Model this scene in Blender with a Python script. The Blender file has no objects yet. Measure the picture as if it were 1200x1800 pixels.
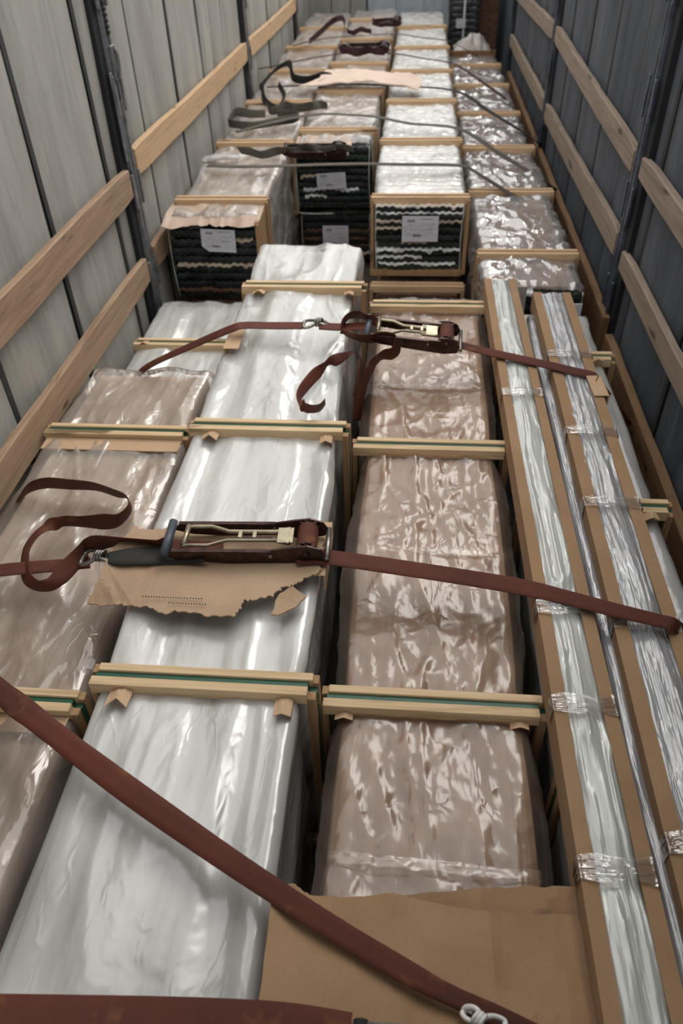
import bpy, bmesh, math, random
import numpy as np
from mathutils import Vector, Matrix

S = bpy.context.scene
COL = S.collection
# ---------------------------------------------------------------- camera
cam_d = bpy.data.cameras.new('camera'); cam = bpy.data.objects.new('camera', cam_d); COL.objects.link(cam)
F_PX = 1332.0
cam_d.sensor_fit = 'VERTICAL'; cam_d.sensor_height = 36.0; cam_d.lens = F_PX / 1800.0 * 36.0
cam_d.clip_start = 0.05; cam_d.clip_end = 200
Yv = Vector((145, 1150, -F_PX)).normalized()
Zv = -Vector((55, -1550, -F_PX)).normalized(); Zv = (Zv - Zv.dot(Yv) * Yv).normalized()
Xv = Yv.cross(Zv)
cam.matrix_world = Matrix.Translation((0, 0, 2.3)) @ Matrix((Xv, Yv, Zv)).to_4x4()
cam_d.dof.use_dof = True; cam_d.dof.focus_distance = 2.0; cam_d.dof.aperture_fstop = 3.2
S.camera = cam
# ---------------------------------------------------------------- world, sun, exposure
w = bpy.data.worlds.new('overcast_sky'); S.world = w; w.use_nodes = True
wn = w.node_tree.nodes; wl = w.node_tree.links
bg = wn['Background']
tc = wn.new('ShaderNodeTexCoord'); sx = wn.new('ShaderNodeSeparateXYZ'); wl.new(tc.outputs['Generated'], sx.inputs[0])
wr_ = wn.new('ShaderNodeValToRGB'); wl.new(sx.outputs['Z'], wr_.inputs[0])
wr_.color_ramp.elements[0].position = 0.0; wr_.color_ramp.elements[0].color = (0.68, 0.68, 0.69, 1)
wr_.color_ramp.elements[1].position = 0.9; wr_.color_ramp.elements[1].color = (1.0, 0.985, 0.96, 1)
wl.new(wr_.outputs[0], bg.inputs['Color']); bg.inputs['Strength'].default_value = 1.4
sd = bpy.data.lights.new('hazy_sun', 'SUN'); sun = bpy.data.objects.new('hazy_sun', sd); COL.objects.link(sun)
sd.energy = 1.15; sd.angle = math.radians(32); sd.color = (1.0, 0.965, 0.92)
sun.rotation_euler = Vector((-0.40, -0.80, -0.85)).to_track_quat('-Z', 'Y').to_euler()
vs = S.view_settings; vs.view_transform = 'Standard'; vs.look = 'None'; vs.gamma = 1; vs.exposure = 0.32
vs.use_curve_mapping = False
rng = random.Random(7); nr = np.random.RandomState(11)
# ---------------------------------------------------------------- helpers
def tag(o, label, cat, group=None, kind=None):
    if label: o['label'] = label
    if cat: o['category'] = cat
    if group: o['group'] = group
    if kind: o['kind'] = kind
    return o
def thing(name, label, cat, loc=(0, 0, 0), rz=0, group=None):
    o = bpy.data.objects.new(name, None); COL.objects.link(o); o.location = loc; o.rotation_euler = (0, 0, rz)
    o.empty_display_size = 0.1
    return tag(o, label, cat, group)
def link(name, me, parent=None, loc=None):
    o = bpy.data.objects.new(name, me); COL.objects.link(o)
    if parent is not None: o.parent = parent
    if loc is not None: o.location = loc
    return o
def mesh(name, v, f, mat, smooth=False):
    me = bpy.data.meshes.new(name); me.from_pydata([tuple(p) for p in v], [], f); me.update()
    if mat: me.materials.append(mat)
    if smooth:
        me.polygons.foreach_set('use_smooth', [True] * len(me.polygons))
    return me
def gridmesh(name, P, mat, closed_u=False, caps=False, smooth=True):
    """P: array (nv, nu, 3)"""
    nv, nu = P.shape[:2]; idx = np.arange(nv * nu).reshape(nv, nu)
    a = idx[:-1, :-1].ravel(); b = idx[:-1, 1:].ravel(); c = idx[1:, 1:].ravel(); d = idx[1:, :-1].ravel()
    f = np.stack([a, b, c, d], 1).tolist()
    if closed_u:
        f += np.stack([idx[:-1, -1], idx[:-1, 0], idx[1:, 0], idx[1:, -1]], 1).tolist()
    if caps: f += [idx[0][::-1].tolist(), idx[-1].tolist()]
    return mesh(name, P.reshape(-1, 3), f, mat, smooth)
_bx = {}
def box_me(name, sx, sy, sz, mat, bev=0.002):
    k = (name, round(sx, 3), round(sy, 3), round(sz, 3), mat.name, bev)
    if k in _bx: return _bx[k]
    bm = bmesh.new(); bmesh.ops.create_cube(bm, size=1)
    for v in bm.verts: v.co = Vector((v.co.x * sx, v.co.y * sy, v.co.z * sz))
    if bev: bmesh.ops.bevel(bm, geom=bm.edges[:], offset=min(bev, sx * .3, sy * .3, sz * .3), segments=1, affect='EDGES')
    me = bpy.data.meshes.new(name); bm.to_mesh(me); bm.free(); me.materials.append(mat); _bx[k] = me
    return me
def box(name, x0, x1, y0, y1, z0, z1, mat, parent=None, bev=0.002):
    return link(name, box_me(name, abs(x1 - x0), abs(y1 - y0), abs(z1 - z0), mat, bev), parent,
                ((x0 + x1) / 2, (y0 + y1) / 2, (z0 + z1) / 2))
def tube_pts(pts, r, seg=8, closed=False, flat=1.0):
    pts = [Vector(p) for p in pts]; n = len(pts); rings = []
    up = Vector((0.13, 0.21, 0.97)).normalized(); prev = None
    for i, p in enumerate(pts):
        if closed: t = (pts[(i + 1) % n] - pts[i - 1]).normalized()
        else: t = (pts[min(i + 1, n - 1)] - pts[max(i - 1, 0)]).normalized()
        a = (prev if prev is not None else t.cross(up)); a = (a - a.dot(t) * t)
        if a.length < 1e-6: a = t.orthogonal()
        a.normalize(); prev = a; b = t.cross(a)
        rr = r(i / (n - 1)) if callable(r) else r
        rings.append([p + a * math.cos(q) * rr + b * math.sin(q) * rr * flat for q in [2 * math.pi * k / seg for k in range(seg)]])
    if closed: rings.append(rings[0])
    return np.array([[tuple(v) for v in ring] for ring in rings])
def tube(name, pts, r, mat, parent=None, seg=8, closed=False, flat=1.0):
    return link(name, gridmesh(name, tube_pts(pts, r, seg, closed, flat), mat, closed_u=True, caps=not closed), parent)
def catmull(A, sub=8):
    A = np.array(A, float); n = len(A); out = []
    for i in range(n - 1):
        p0 = A[max(i - 1, 0)]; p1 = A[i]; p2 = A[i + 1]; p3 = A[min(i + 2, n - 1)]
        for k in range(sub):
            t = k / sub
            out.append(.5 * ((2 * p1) + (-p0 + p2) * t + (2 * p0 - 5 * p1 + 4 * p2 - p3) * t * t + (-p0 + 3 * p1 - 3 * p2 + p3) * t ** 3))
    out.append(A[-1]); return np.array(out)
def ribbon(name, rows, mat, parent=None, w=0.066, th=0.003, sub=8, wmin=0.045):
    """webbing ribbon between pairs of edge points, of nearly constant width"""
    A = np.array(rows, float); m = (A[:, :3] + A[:, 3:]) / 2; d = A[:, :3] - A[:, 3:]
    L = np.linalg.norm(d, axis=1, keepdims=True); d = d / L * np.clip(L, wmin, w)
    R = catmull(np.concatenate([m, d], 1), sub); m = R[:, :3]; d = R[:, 3:]
    L = np.linalg.norm(d, axis=1, keepdims=True); d = d / np.maximum(L, 1e-6) * np.clip(L, wmin, w)
    t = np.gradient(m, axis=0); t /= np.linalg.norm(t, axis=1, keepdims=True) + 1e-9
    nn = np.cross(t, d); nn /= np.linalg.norm(nn, axis=1, keepdims=True) + 1e-9; nn *= th / 2
    q = []
    for s in (.5, .47, .2, -.2, -.47): q.append(m + d * s + nn * (1 if abs(s) < .48 else .2))
    q.append(m - d * .5)
    for s in (-.47, -.2, .2, .47): q.append(m + d * s - nn)
    P = np.stack(q, 1)
    me = gridmesh(name, P, mat, closed_u=True, caps=True)
    # uv: distance along / across, so the weave follows the webbing
    ln = np.concatenate([[0], np.cumsum(np.linalg.norm(np.diff(m, axis=0), axis=1))]); ac = np.array([.5, .47, .2, -.2, -.47, -.5, -.47, -.2, .2, .47]) * w
    uv = me.uv_layers.new(name='weave'); nv, nu = P.shape[:2]
    vi = np.zeros(len(me.loops), int); me.loops.foreach_get('vertex_index', vi)
    uv.data.foreach_set('uv', np.stack([ln[vi // nu], ac[vi % nu]], 1).ravel())
    return link(name, me, parent)
# numpy value noise
_T = nr.rand(97, 97) * 2 - 1
def vn(x, y, seed=0):
    x = x + seed * 13.37; y = y + seed * 7.77
    i = np.floor(x).astype(int); j = np.floor(y).astype(int); u = x - i; v = y - j
    u = u * u * u * (u * (6 * u - 15) + 10); v = v * v * v * (v * (6 * v - 15) + 10)
    g = lambda a, b: _T[a % 97, b % 97]
    return (g(i, j) * (1 - u) + g(i + 1, j) * u) * (1 - v) + (g(i, j + 1) * (1 - u) + g(i + 1, j + 1) * u) * v
def fold(x, y, kx, ky, seed, warp=.6):
    wx = vn(x * 5, y * 3, seed + 3) * warp; wy = vn(x * 4, y * 4, seed + 5) * warp
    return (1 - np.abs(vn(x * kx + wx, y * ky + wy, seed))) ** 3
def smooth(a, b, x):
    t = np.clip((x - a) / (b - a), 0, 1); return t * t * (3 - 2 * t)
# ---------------------------------------------------------------- materials
MATS = {}
def nt(name):
    m = bpy.data.materials.new(name); m.use_nodes = True; t = m.node_tree; t.nodes.clear(); MATS[name] = m
    o = t.nodes.new('ShaderNodeOutputMaterial'); return m, t, t.nodes, t.links, o
def pos(t, scale=(1, 1, 1), obj=True, rnd=True):
    tc = t.nodes.new('ShaderNodeTexCoord'); mp = t.nodes.new('ShaderNodeMapping'); mp.inputs['Scale'].default_value = scale
    t.links.new(tc.outputs['Object'], mp.inputs['Vector'])
    if rnd:
        oi = t.nodes.new('ShaderNodeObjectInfo'); mu = t.nodes.new('ShaderNodeMath'); mu.operation = 'MULTIPLY'; mu.inputs[1].default_value = 37.0
        t.links.new(oi.outputs['Random'], mu.inputs[0]); t.links.new(mu.outputs[0], mp.inputs['Location'])
    return mp.outputs[0]
def noise(t, vec, scale, detail=4, rough=.6, dist=0):
    n = t.nodes.new('ShaderNodeTexNoise'); n.inputs['Scale'].default_value = scale; n.inputs['Detail'].default_value = detail
    n.inputs['Roughness'].default_value = rough; n.inputs['Distortion'].default_value = dist; t.links.new(vec, n.inputs['Vector']); return n.outputs['Fac']
def ramp(t, fac, stops):
    r = t.nodes.new('ShaderNodeValToRGB'); e = r.color_ramp.elements
    e[0].position, e[0].color = stops[0][0], (*stops[0][1], 1); e[1].position, e[1].color = stops[-1][0], (*stops[-1][1], 1)
    for p, c in stops[1:-1]:
        x = e.new(p); x.color = (*c, 1)
    t.links.new(fac, r.inputs[0]); return r.outputs[0]
def mixc(t, fac, a, b, mode='MIX'):
    m = t.nodes.new('ShaderNodeMix'); m.data_type = 'RGBA'; m.blend_type = mode
    if isinstance(fac, (int, float)): m.inputs[0].default_value = fac
    else: t.links.new(fac, m.inputs[0])
    for i, s in ((6, a), (7, b)):
        if isinstance(s, tuple): m.inputs[i].default_value = (*s, 1)
        else: t.links.new(s, m.inputs[i])
    return m.outputs[2]
def bump(t, h, strength, dist):
    b = t.nodes.new('ShaderNodeBump'); b.inputs['Strength'].default_value = strength; b.inputs['Distance'].default_value = dist
    t.links.new(h, b.inputs['Height']); return b.outputs[0]
def princ(t, l, o, col, rough=.6, metal=0, nrm=None, spec=.5, coat=0):
    p = t.nodes.new('ShaderNodeBsdfPrincipled')
    if isinstance(col, tuple): p.inputs['Base Color'].default_value = (*col, 1)
    else: l.new(col, p.inputs['Base Color'])
    if isinstance(rough, (int, float)): p.inputs['Roughness'].default_value = rough
    else: l.new(rough, p.inputs['Roughness'])
    p.inputs['Metallic'].default_value = metal; p.inputs['Specular IOR Level'].default_value = spec; p.inputs['Coat Weight'].default_value = coat
    if nrm: l.new(nrm, p.inputs['Normal'])
    if o: l.new(p.outputs[0], o.inputs['Surface'])
    return p
def m_wood(name, dark, mid, light, axis='x', rough=.7, knots=True):
    m, t, n, l, o = nt(name)
    sc = {'x': (1.2, 22, 22), 'y': (22, 1.2, 22), 'z': (22, 22, 1.2)}[axis]
    v = pos(t, sc); f = noise(t, v, 2.2, 5, .65, .8); c = ramp(t, f, [(.25, dark), (.5, mid), (.75, light)])
    if knots:
        sk = {'x': (3, 16, 16), 'y': (16, 3, 16), 'z': (16, 16, 3)}[axis]
        vk = pos(t, sk); k = noise(t, vk, .8, 2); kf = ramp(t, k, [(.66, (0, 0, 0)), (.72, (1, 1, 1))])
        c = mixc(t, kf, c, tuple(d * .45 for d in dark))
    princ(t, l, o, c, rough, nrm=bump(t, f, .35, .002), spec=.25); return m
def m_film(name, tint, milk, rough=.2, gloss=.25, stretch=(9, 3, 3), bstr=.6, bsc=2.0):
    """thin clear plastic: see-through, slightly milky, glossy"""
    m, t, n, l, o = nt(name)
    v = pos(t, stretch); f1 = noise(t, v, bsc, 3, .5, .4); v2 = pos(t, (1, .6, 1)); f2 = noise(t, v2, 7, 3, .5, .7)
    ad = n.new('ShaderNodeMath'); ad.operation = 'ADD'; l.new(f1, ad.inputs[0]); l.new(f2, ad.inputs[1])
    # fine crinkle lines: stretched cell edges, warped by the broad noise
    wv = n.new('ShaderNodeVectorMath'); wv.operation = 'MULTIPLY_ADD'; cb = n.new('ShaderNodeCombineXYZ'); l.new(f2, cb.inputs[0]); l.new(f1, cb.inputs[1])
    l.new(cb.outputs[0], wv.inputs[0]); wv.inputs[1].default_value = (1.4, 1.4, 1.4); l.new(pos(t, tuple(x * .9 + 2.5 for x in stretch)), wv.inputs[2])
    vo = n.new('ShaderNodeTexVoronoi'); vo.feature = 'DISTANCE_TO_EDGE'; vo.inputs['Scale'].default_value = 1.6; l.new(wv.outputs[0], vo.inputs['Vector'])
    vr = n.new('ShaderNodeMapRange'); l.new(vo.outputs['Distance'], vr.inputs[0]); vr.inputs[1].default_value = 0; vr.inputs[2].default_value = .09; vr.inputs[3].default_value = .085; vr.inputs[4].default_value = 0
    pm = n.new('ShaderNodeMath'); pm.operation = 'MULTIPLY'; l.new(vr.outputs[0], pm.inputs[0]); pg = n.new('ShaderNodeMapRange'); l.new(f2, pg.inputs[0]); pg.inputs[1].default_value = .42; pg.inputs[2].default_value = .62; l.new(pg.outputs[0], pm.inputs[1])
    a3 = n.new('ShaderNodeMath'); a3.operation = 'ADD'; l.new(ad.outputs[0], a3.inputs[0]); l.new(pm.outputs[0], a3.inputs[1])
    nrm = bump(t, a3.outputs[0], bstr, .02)
    tr = n.new('ShaderNodeBsdfTransparent'); tr.inputs[0].default_value = (.97, .97, .96, 1)
    df = n.new('ShaderNodeBsdfDiffuse'); df.inputs[0].default_value = (*tint, 1); l.new(nrm, df.inputs['Normal'])
    gl = n.new('ShaderNodeBsdfGlossy'); gl.inputs['Roughness'].default_value = rough; gl.inputs[0].default_value = (1, 1, 1, 1); l.new(nrm, gl.inputs['Normal'])
    mr = n.new('ShaderNodeMapRange'); l.new(f1, mr.inputs[0]); mr.inputs[1].default_value = .3; mr.inputs[2].default_value = .7; mr.inputs[3].default_value = milk * .5; mr.inputs[4].default_value = min(milk * 1.5, 1)
    a = n.new('ShaderNodeMixShader'); l.new(mr.outputs[0], a.inputs[0]); l.new(tr.outputs[0], a.inputs[1]); l.new(df.outputs[0], a.inputs[2])
    lw = n.new('ShaderNodeFresnel'); lw.inputs[0].default_value = 1.5; l.new(nrm, lw.inputs['Normal'])
    g2 = n.new('ShaderNodeMath'); g2.operation = 'MULTIPLY_ADD'; l.new(lw.outputs[0], g2.inputs[0]); g2.inputs[1].default_value = .9; g2.inputs[2].default_value = gloss * .4; g2.use_clamp = True
    b = n.new('ShaderNodeMixShader'); l.new(g2.outputs[0], b.inputs[0]); l.new(a.outputs[0], b.inputs[1]); l.new(gl.outputs[0], b.inputs[2])
    l.new(b.outputs[0], o.inputs['Surface']); return m
def m_pack(name, ca, cb, rough=.5, sc=3):
    m, t, n, l, o = nt(name); v = pos(t); f = noise(t, v, sc, 5, .6, .5)
    princ(t, l, o, ramp(t, f, [(.3, ca), (.7, cb)]), rough, nrm=bump(t, f, .2, .01)); return m
def m_card(name, ca, cb):
    m, t, n, l, o = nt(name); v = pos(t); f = noise(t, v, 5, 4, .6); v2 = pos(t, (60, 60, 60)); g = noise(t, v2, 4, 2)
    v3 = pos(t, (45, 2, 2)); fl = noise(t, v3, 2, 2)
    c = mixc(t, .25, ramp(t, f, [(.3, ca), (.7, cb)]), ramp(t, g, [(.3, tuple(x * .8 for x in ca)), (.7, cb)]))
    princ(t, l, o, c, .85, nrm=bump(t, fl, .25, .002), spec=.15); return m
def m_plain(name, c, rough=.6, metal=0, var=.25, sc=12, bstr=.2, spec=.5):
    m, t, n, l, o = nt(name); v = pos(t); f = noise(t, v, sc, 5, .65)
    princ(t, l, o, ramp(t, f, [(.3, tuple(x * (1 - var) for x in c)), (.7, tuple(min(1, x * (1 + var)) for x in c))]), rough, metal, bump(t, f, bstr, .003), spec); return m
def m_web(name, ca, cb, stain, rib=.0032):
    m, t, n, l, o = nt(name)
    uv = n.new('ShaderNodeUVMap'); uv.uv_map = 'weave'; sp = n.new('ShaderNodeSeparateXYZ'); l.new(uv.outputs[0], sp.inputs[0])
    ad = n.new('ShaderNodeMath'); ad.operation = 'MULTIPLY_ADD'; l.new(sp.outputs[1], ad.inputs[0]); ad.inputs[1].default_value = .35; l.new(sp.outputs[0], ad.inputs[2])
    mu = n.new('ShaderNodeMath'); mu.operation = 'MULTIPLY'; l.new(ad.outputs[0], mu.inputs[0]); mu.inputs[1].default_value = 6.283 / rib
    si = n.new('ShaderNodeMath'); si.operation = 'SINE'; l.new(mu.outputs[0], si.inputs[0])
    v = pos(t); f = noise(t, v, 6, 4, .6); g = noise(t, v, 9, 3, .7)
    c = ramp(t, f, [(.3, ca), (.7, cb)]); c = mixc(t, ramp(t, g, [(.6, (0, 0, 0)), (.72, (.8, .8, .8))]), c, stain)
    rr = n.new('ShaderNodeMapRange'); l.new(si.outputs[0], rr.inputs[0]); rr.inputs[1].default_value = -1; rr.inputs[3].default_value = .72
    c = mixc(t, 1.0, c, rr.outputs[0], 'MULTIPLY')
    princ(t, l, o, c, .65, nrm=bump(t, si.outputs[0], .5, .0008), spec=.3); return m
def m_wall(name, ca, cb, cc, dirt, rough=.75):
    m, t, n, l, o = nt(name)
    v = pos(t, (3, 5, 1.0)); f = noise(t, v, 1.3, 6, .65, .4); v2 = pos(t, (4, 10, 1.6)); g = noise(t, v2, 1.3, 6, .7)
    c = ramp(t, f, [(.28, ca), (.5, cb), (.72, cc)]); c = mixc(t, ramp(t, g, [(.52, (0, 0, 0)), (.8, (.75, .75, .75))]), c, dirt)
    sc = pos(t, (6, 6, 6)); h = noise(t, sc, 1.0, 8, .8); c = mixc(t, ramp(t, h, [(.6, (0, 0, 0)), (.7, (.35, .35, .35))]), c, tuple(x * .6 for x in dirt))
    princ(t, l, o, c, rough, nrm=bump(t, g, .3, .004), spec=.2); return m

WOOD_PALE = m_wood('pale_pine_x', (.42, .29, .16), (.60, .44, .26), (.70, .54, .35), 'x')
WOOD_POST = m_wood('pine_post', (.22, .13, .065), (.34, .21, .11), (.43, .28, .16), 'z')
WOOD_FAR = m_wood('warm_pine_x', (.42, .27, .145), (.56, .385, .23), (.66, .48, .31), 'x')
SLAT_NEW = m_wood('new_slat_wood', (.44, .28, .15), (.56, .38, .22), (.62, .44, .27), 'y')
SLAT_OLD = m_wood('worn_slat_wood', (.22, .14, .085), (.34, .23, .15), (.42, .30, .20), 'y')
SLAT_GREY = m_wood('greyed_slat_wood', (.16, .12, .09), (.26, .20, .155), (.34, .27, .21), 'y')
BOARD_DARK = m_wood('dark_board_wood', (.10, .055, .026), (.17, .095, .048), (.25, .145, .075), 'y')
GREEN = m_plain('green_band', (.012, .085, .045), .45)
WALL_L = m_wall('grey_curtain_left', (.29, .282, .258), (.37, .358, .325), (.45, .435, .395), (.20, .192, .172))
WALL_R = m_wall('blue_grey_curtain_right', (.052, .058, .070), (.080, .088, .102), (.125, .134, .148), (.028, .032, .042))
SEAM = m_plain('dark_seam', (.035, .036, .036), .8)
STEEL = m_plain('scuffed_dark_steel', (.15, .152, .155), .5, .3, .6, 14, .5)
STEEL_R = m_plain('blue_black_steel', (.06, .072, .095), .45, .3, .6, 14, .5)
BLACK = m_plain('black_void_cover', (.006, .007, .009), .8)
ROOF_SHADE = m_plain('grey_roof_shade', (.35, .36, .37), .7)
BULK = m_wall('front_bulkhead_grey', (.34, .39, .43), (.45, .50, .54), (.58, .63, .66), (.24, .27, .30), .5)
FLOOR = m_plain('trailer_floor_ply', (.10, .07, .05), .8)
WHITE_PACK = m_pack('white_sheet_pack', (.66, .655, .62), (.76, .755, .72), .4)
BROWN_PACK = m_pack('kraft_paper_pack', (.31, .185, .112), (.43, .28, .185), .7)
TAN_PACK = m_pack('tan_paper_pack', (.42, .305, .225), (.56, .43, .335), .6)
CREAM_PACK = m_pack('cream_sheet_pack', (.70, .63, .54), (.82, .77, .70), .5)
F_WHITE = m_film('milky_white_film', (.80, .79, .765), .55, .20, .14, (8, 1.6, 3), .35, 1.0)
F_BROWN = m_film('clear_film_on_kraft', (.74, .56, .44), .09, .22, .07, (5, 3.5, 4), .42, 1.7)
F_TAN = m_film('clear_film_on_tan', (.82, .74, .66), .2, .17, .14, (7, 2.5, 3), .6, 1.2)
F_CREAM = m_film('clear_film_on_cream', (.93, .91, .88), .5, .25, .22, (12, 5, 3), .4, 1.2)
F_FOIL = m_film('glossy_crumpled_film', (.86, .84, .84), .2, .14, .5, (4, 4, 4), .6, 1.6)
F_TRAY = m_film('soft_white_film', (.68, .70, .655), .6, .25, .2, (26, 1.2, 10), .4, 1.2)
F_SILVER = m_film('silvery_bubble_film', (.50, .505, .53), .6, .22, .3, (30, 1.6, 10), .6, 1.6)
TAPE = m_film('clear_tape', (.8, .75, .7), .07, .12, .22, (10, 60, 10), .5, 1)
CARD = m_card('brown_cardboard', (.29, .18, .10), (.38, .245, .145))
CARD_L = m_card('light_cardboard', (.46, .31, .19), (.55, .385, .25))
CARD_T = m_card('torn_cardboard', (.37, .255, .165), (.47, .335, .225))
F_LIGHT = m_film('bright_film_on_tan', (.92, .87, .82), .34, .2, .24, (9, 4, 3), .5, 1.3)
CARD_FAR = m_card('pinkish_cardboard', (.68, .53, .43), (.76, .62, .52))
WEB = m_web('rust_red_webbing', (.088, .023, .013), (.138, .036, .021), (.22, .085, .03))
WEB_D = m_web('dark_olive_webbing', (.075, .066, .05), (.13, .115, .09), (.10, .08, .06))
WEB_B = m_web('black_webbing', (.015, .015, .013), (.035, .032, .028), (.05, .045, .035))
WEB_F = m_web('dark_maroon_webbing', (.04, .016, .02), (.075, .03, .035), (.08, .04, .03))
RUST = m_plain('oily_dark_steel', (.055, .03, .024), .35, .7, .6, 30, .4)
ZINC = m_plain('yellowed_zinc', (.36, .31, .22), .38, .8, .3, 20, .2)
GRIP = m_plain('blue_grey_grip', (.06, .07, .095), .5)
HOOK = m_plain('worn_steel_wire', (.26, .24, .21), .35, .85, .4)
HOOK_W = m_plain('white_coated_wire', (.7, .68, .64), .4)
SHEET_BLACK = m_plain('black_green_edge', (.010, .016, .016), .45, 0, .5, 30, .4)
SHEET_GREEN = m_plain('dark_green_edge', (.015, .032, .022), .5, 0, .4, 30, .4)
LINER = m_plain('cream_liner_edge', (.50, .42, .32), .7, 0, .3, 40, .5)
LINER_W = m_plain('white_liner_edge', (.70, .72, .72), .5, 0, .3, 40, .5)
PAPER_DARK = m_plain('torn_dark_paper', (.10, .05, .03), .8, 0, .6, 30, .6)
LABEL = m_plain('label_paper', (.60, .60, .66), .7, 0, .05, 4, .05)
INK = m_plain('label_ink', (.10, .09, .12), .7)
INK_L = m_plain('label_faint_ink', (.38, .37, .43), .7)
GREY_FILM = m_plain('grey_film_lump', (.42, .38, .35), .35, 0, .3, 14, .5)

# ---------------------------------------------------------------- setting
XL, XR = -1.45, 1.05
YB, YF, ZT = -2.2, 11.9, 2.62
fl = box('floor', XL - .1, XR + .1, YB, YF + .1, -.05, 0, FLOOR, bev=0); fl['kind'] = 'structure'
for i in range(9):
    box('floor_board', XL + .02 + i * .275, XL + .29 + i * .275, YB, YF, 0, .012, FLOOR, fl, bev=.003)
def wall(name, X, sgn, seams, posts, mat, steel):
    """curtain wall: backing, grey panels, dark webbing seams, steel posts"""
    wl_ = box(name, X, X + sgn * .04, YB, YF, 0, ZT, BLACK, bev=0); wl_['kind'] = 'structure'
    ed = sorted(seams + [YB, YF] + [p - .20 for p in posts] + [p - .02 for p in posts])
    inv = Matrix.Translation(-wl_.location)
    for a, b in zip(ed[:-1], ed[1:]):
        if b - a < .06 or any(abs((a + b) / 2 - (p - .11)) < .07 for p in posts): continue
        # gently bellied panel with turned edges
        ny, nz = 7, 9; P = np.zeros((nz, ny, 3))
        for r in range(nz):
            for c in range(ny):
                u = c / (ny - 1); v = r / (nz - 1); bel = .012 * math.sin(math.pi * u) + .006 * float(vn(np.array(a * 3 + u * 2), np.array(v * 4.)))
                edge = .014 if c in (0, ny - 1) else 0
                P[r, c] = (X - sgn * (.016 + bel - edge), a + .011 + (b - a - .022) * u, .02 + (ZT - .04) * v)
        if sgn > 0: P = P[:, ::-1]
        o = link('curtain_panel', gridmesh('curtain_panel', P, mat), wl_); o.matrix_parent_inverse = inv
    for s in seams:
        o = box('seam_webbing', X - sgn * .002, X - sgn * .008, s - .017, s + .017, .02, ZT - .02, SEAM, wl_); o.matrix_parent_inverse = inv
    return wl_, inv
seamsL = [-1.2, -.5, .2, .9, 1.58, 2.27, 2.96, 3.66, 4.31, 5.05, 5.75, 6.05, 6.45, 7.76, 8.5, 9.25, 9.9, 11.3]
seamsR = [-1.3, -.6, .1, .75, 1.4, 2.07, 2.75, 3.48, 4.15, 4.78, 5.46, 6.16, 7.35, 7.95, 8.5, 9.2, 9.8, 10.9]
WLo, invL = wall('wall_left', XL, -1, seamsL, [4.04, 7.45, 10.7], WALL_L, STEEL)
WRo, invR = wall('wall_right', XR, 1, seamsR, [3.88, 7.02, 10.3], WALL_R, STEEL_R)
bk = box('wall_front', XL, XR, YF, YF + .05, 0, ZT, BLACK, bev=0); bk['kind'] = 'structure'
for i in range(3):
    a = XL + .78 + i * .37
    o = box('bulkhead_panel', a - .0, a + .366, YF - .03, YF - .002, .02, ZT - .05, BULK, bk, bev=.004); o.matrix_parent_inverse = Matrix.Translation(-bk.location)
for a, b in ((XL + .02, XL + .30), (XL + .31, XL + .55), (XL + .56, XL + .76), (.47, .72), (.73, XR - .02)):
    o = box('bulkhead_post', a, b, YF - .12, YF - .002, .02, ZT - .05, STEEL if a > 0 else WALL_L, bk, bev=.006); o.matrix_parent_inverse = Matrix.Translation(-bk.location)
for nm, x in (('trim_1', XL - .02), ('trim_2', XR + .02)):
    o = box(nm, x - .06, x + .06, YB, YF, ZT, ZT + .09, STEEL, bev=.01); o['kind'] = 'structure'

cl = box('unseen_roof_shade', XL, XR, YB, .9, ZT + .09, ZT + .12, ROOF_SHADE, bev=0); cl['kind'] = 'structure'  # added unseen roof over the near end, keeps it darker than the far end
for y in (-1.7, -1.0, -.3, .4): 
    o = box('roof_shade_bow', XL, XR, y - .03, y + .03, ZT + .04, ZT + .09, STEEL, cl, .005); o.matrix_parent_inverse = Matrix.Translation(-cl.location)  # cross bows of the added roof

def post(x, y, sgn, mat, label, det=True):
    """steel curtain-side post; sgn = direction into the room"""
    t = thing('steel_post', label, 'post', (x, y, 0), 0, 'steel curtain posts along the walls')
    prof = [(0, -.034), (.055, -.034), (.068, -.032), (.068, -.012), (.060, -.009), (.060, .012), (.068, .016), (.068, .034), (.02, .036), (0, .036)]
    box('gap_shade_strip', 0, sgn * .050, -.115, -.036, .02, ZT - .02, BLACK, t, .004)  # black strip standing in for the shaded gap on the post's near side
    v = []; nz = 26
    P = np.array([[(sgn * a, b, ZT * k / (nz - 1)) for a, b in (prof if sgn > 0 else prof)] for k in range(nz)])
    P[:, :, 1] += (vn(P[:, :, 2] * 9, P[:, :, 1] * 20, 3) * .0025); 
    link('post_body', gridmesh('post_body', P if sgn > 0 else P[:, ::-1], mat, closed_u=True, caps=True, smooth=False), t)
    for z in (.28, .71, 1.15, 1.58, 2.0):
        box('slat_pocket', sgn * .062, sgn * .074, .044, .066, z - .16, z + .005, mat, t, .003)
        box('slat_pocket', sgn * .062, sgn * .074, -.066, -.044, z - .16, z + .005, mat, t, .003)
    box('locking_slot', sgn * .0675, sgn * .070, -.011, .011, 1.475, 1.535, BLACK, t, .004)
    if sgn > 0:
        box('latch_plate', sgn * .066, sgn * .082, -.03, .03, 1.56, 1.70, mat, t, .006)
        tube('latch_lever', [(sgn * .080, .012, 1.69), (sgn * .092, .008, 1.66), (sgn * .092, .0, 1.60), (sgn * .080, -.01, 1.565)], .007, mat, t)
        box('edge_strip', sgn * .062, sgn * .07, -.075, -.045, 1.22, 1.60, mat, t, .003)
        for k in range(14):
            box('rack_tooth', sgn * .06, sgn * .078, -.012, .014, 1.74 + k * .022, 1.752 + k * .022, BLACK, t, 0)
    return t
post(XL, 3.86, 1, STEEL, 'scuffed steel post against the left curtain, beside the two worn slats')
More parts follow.
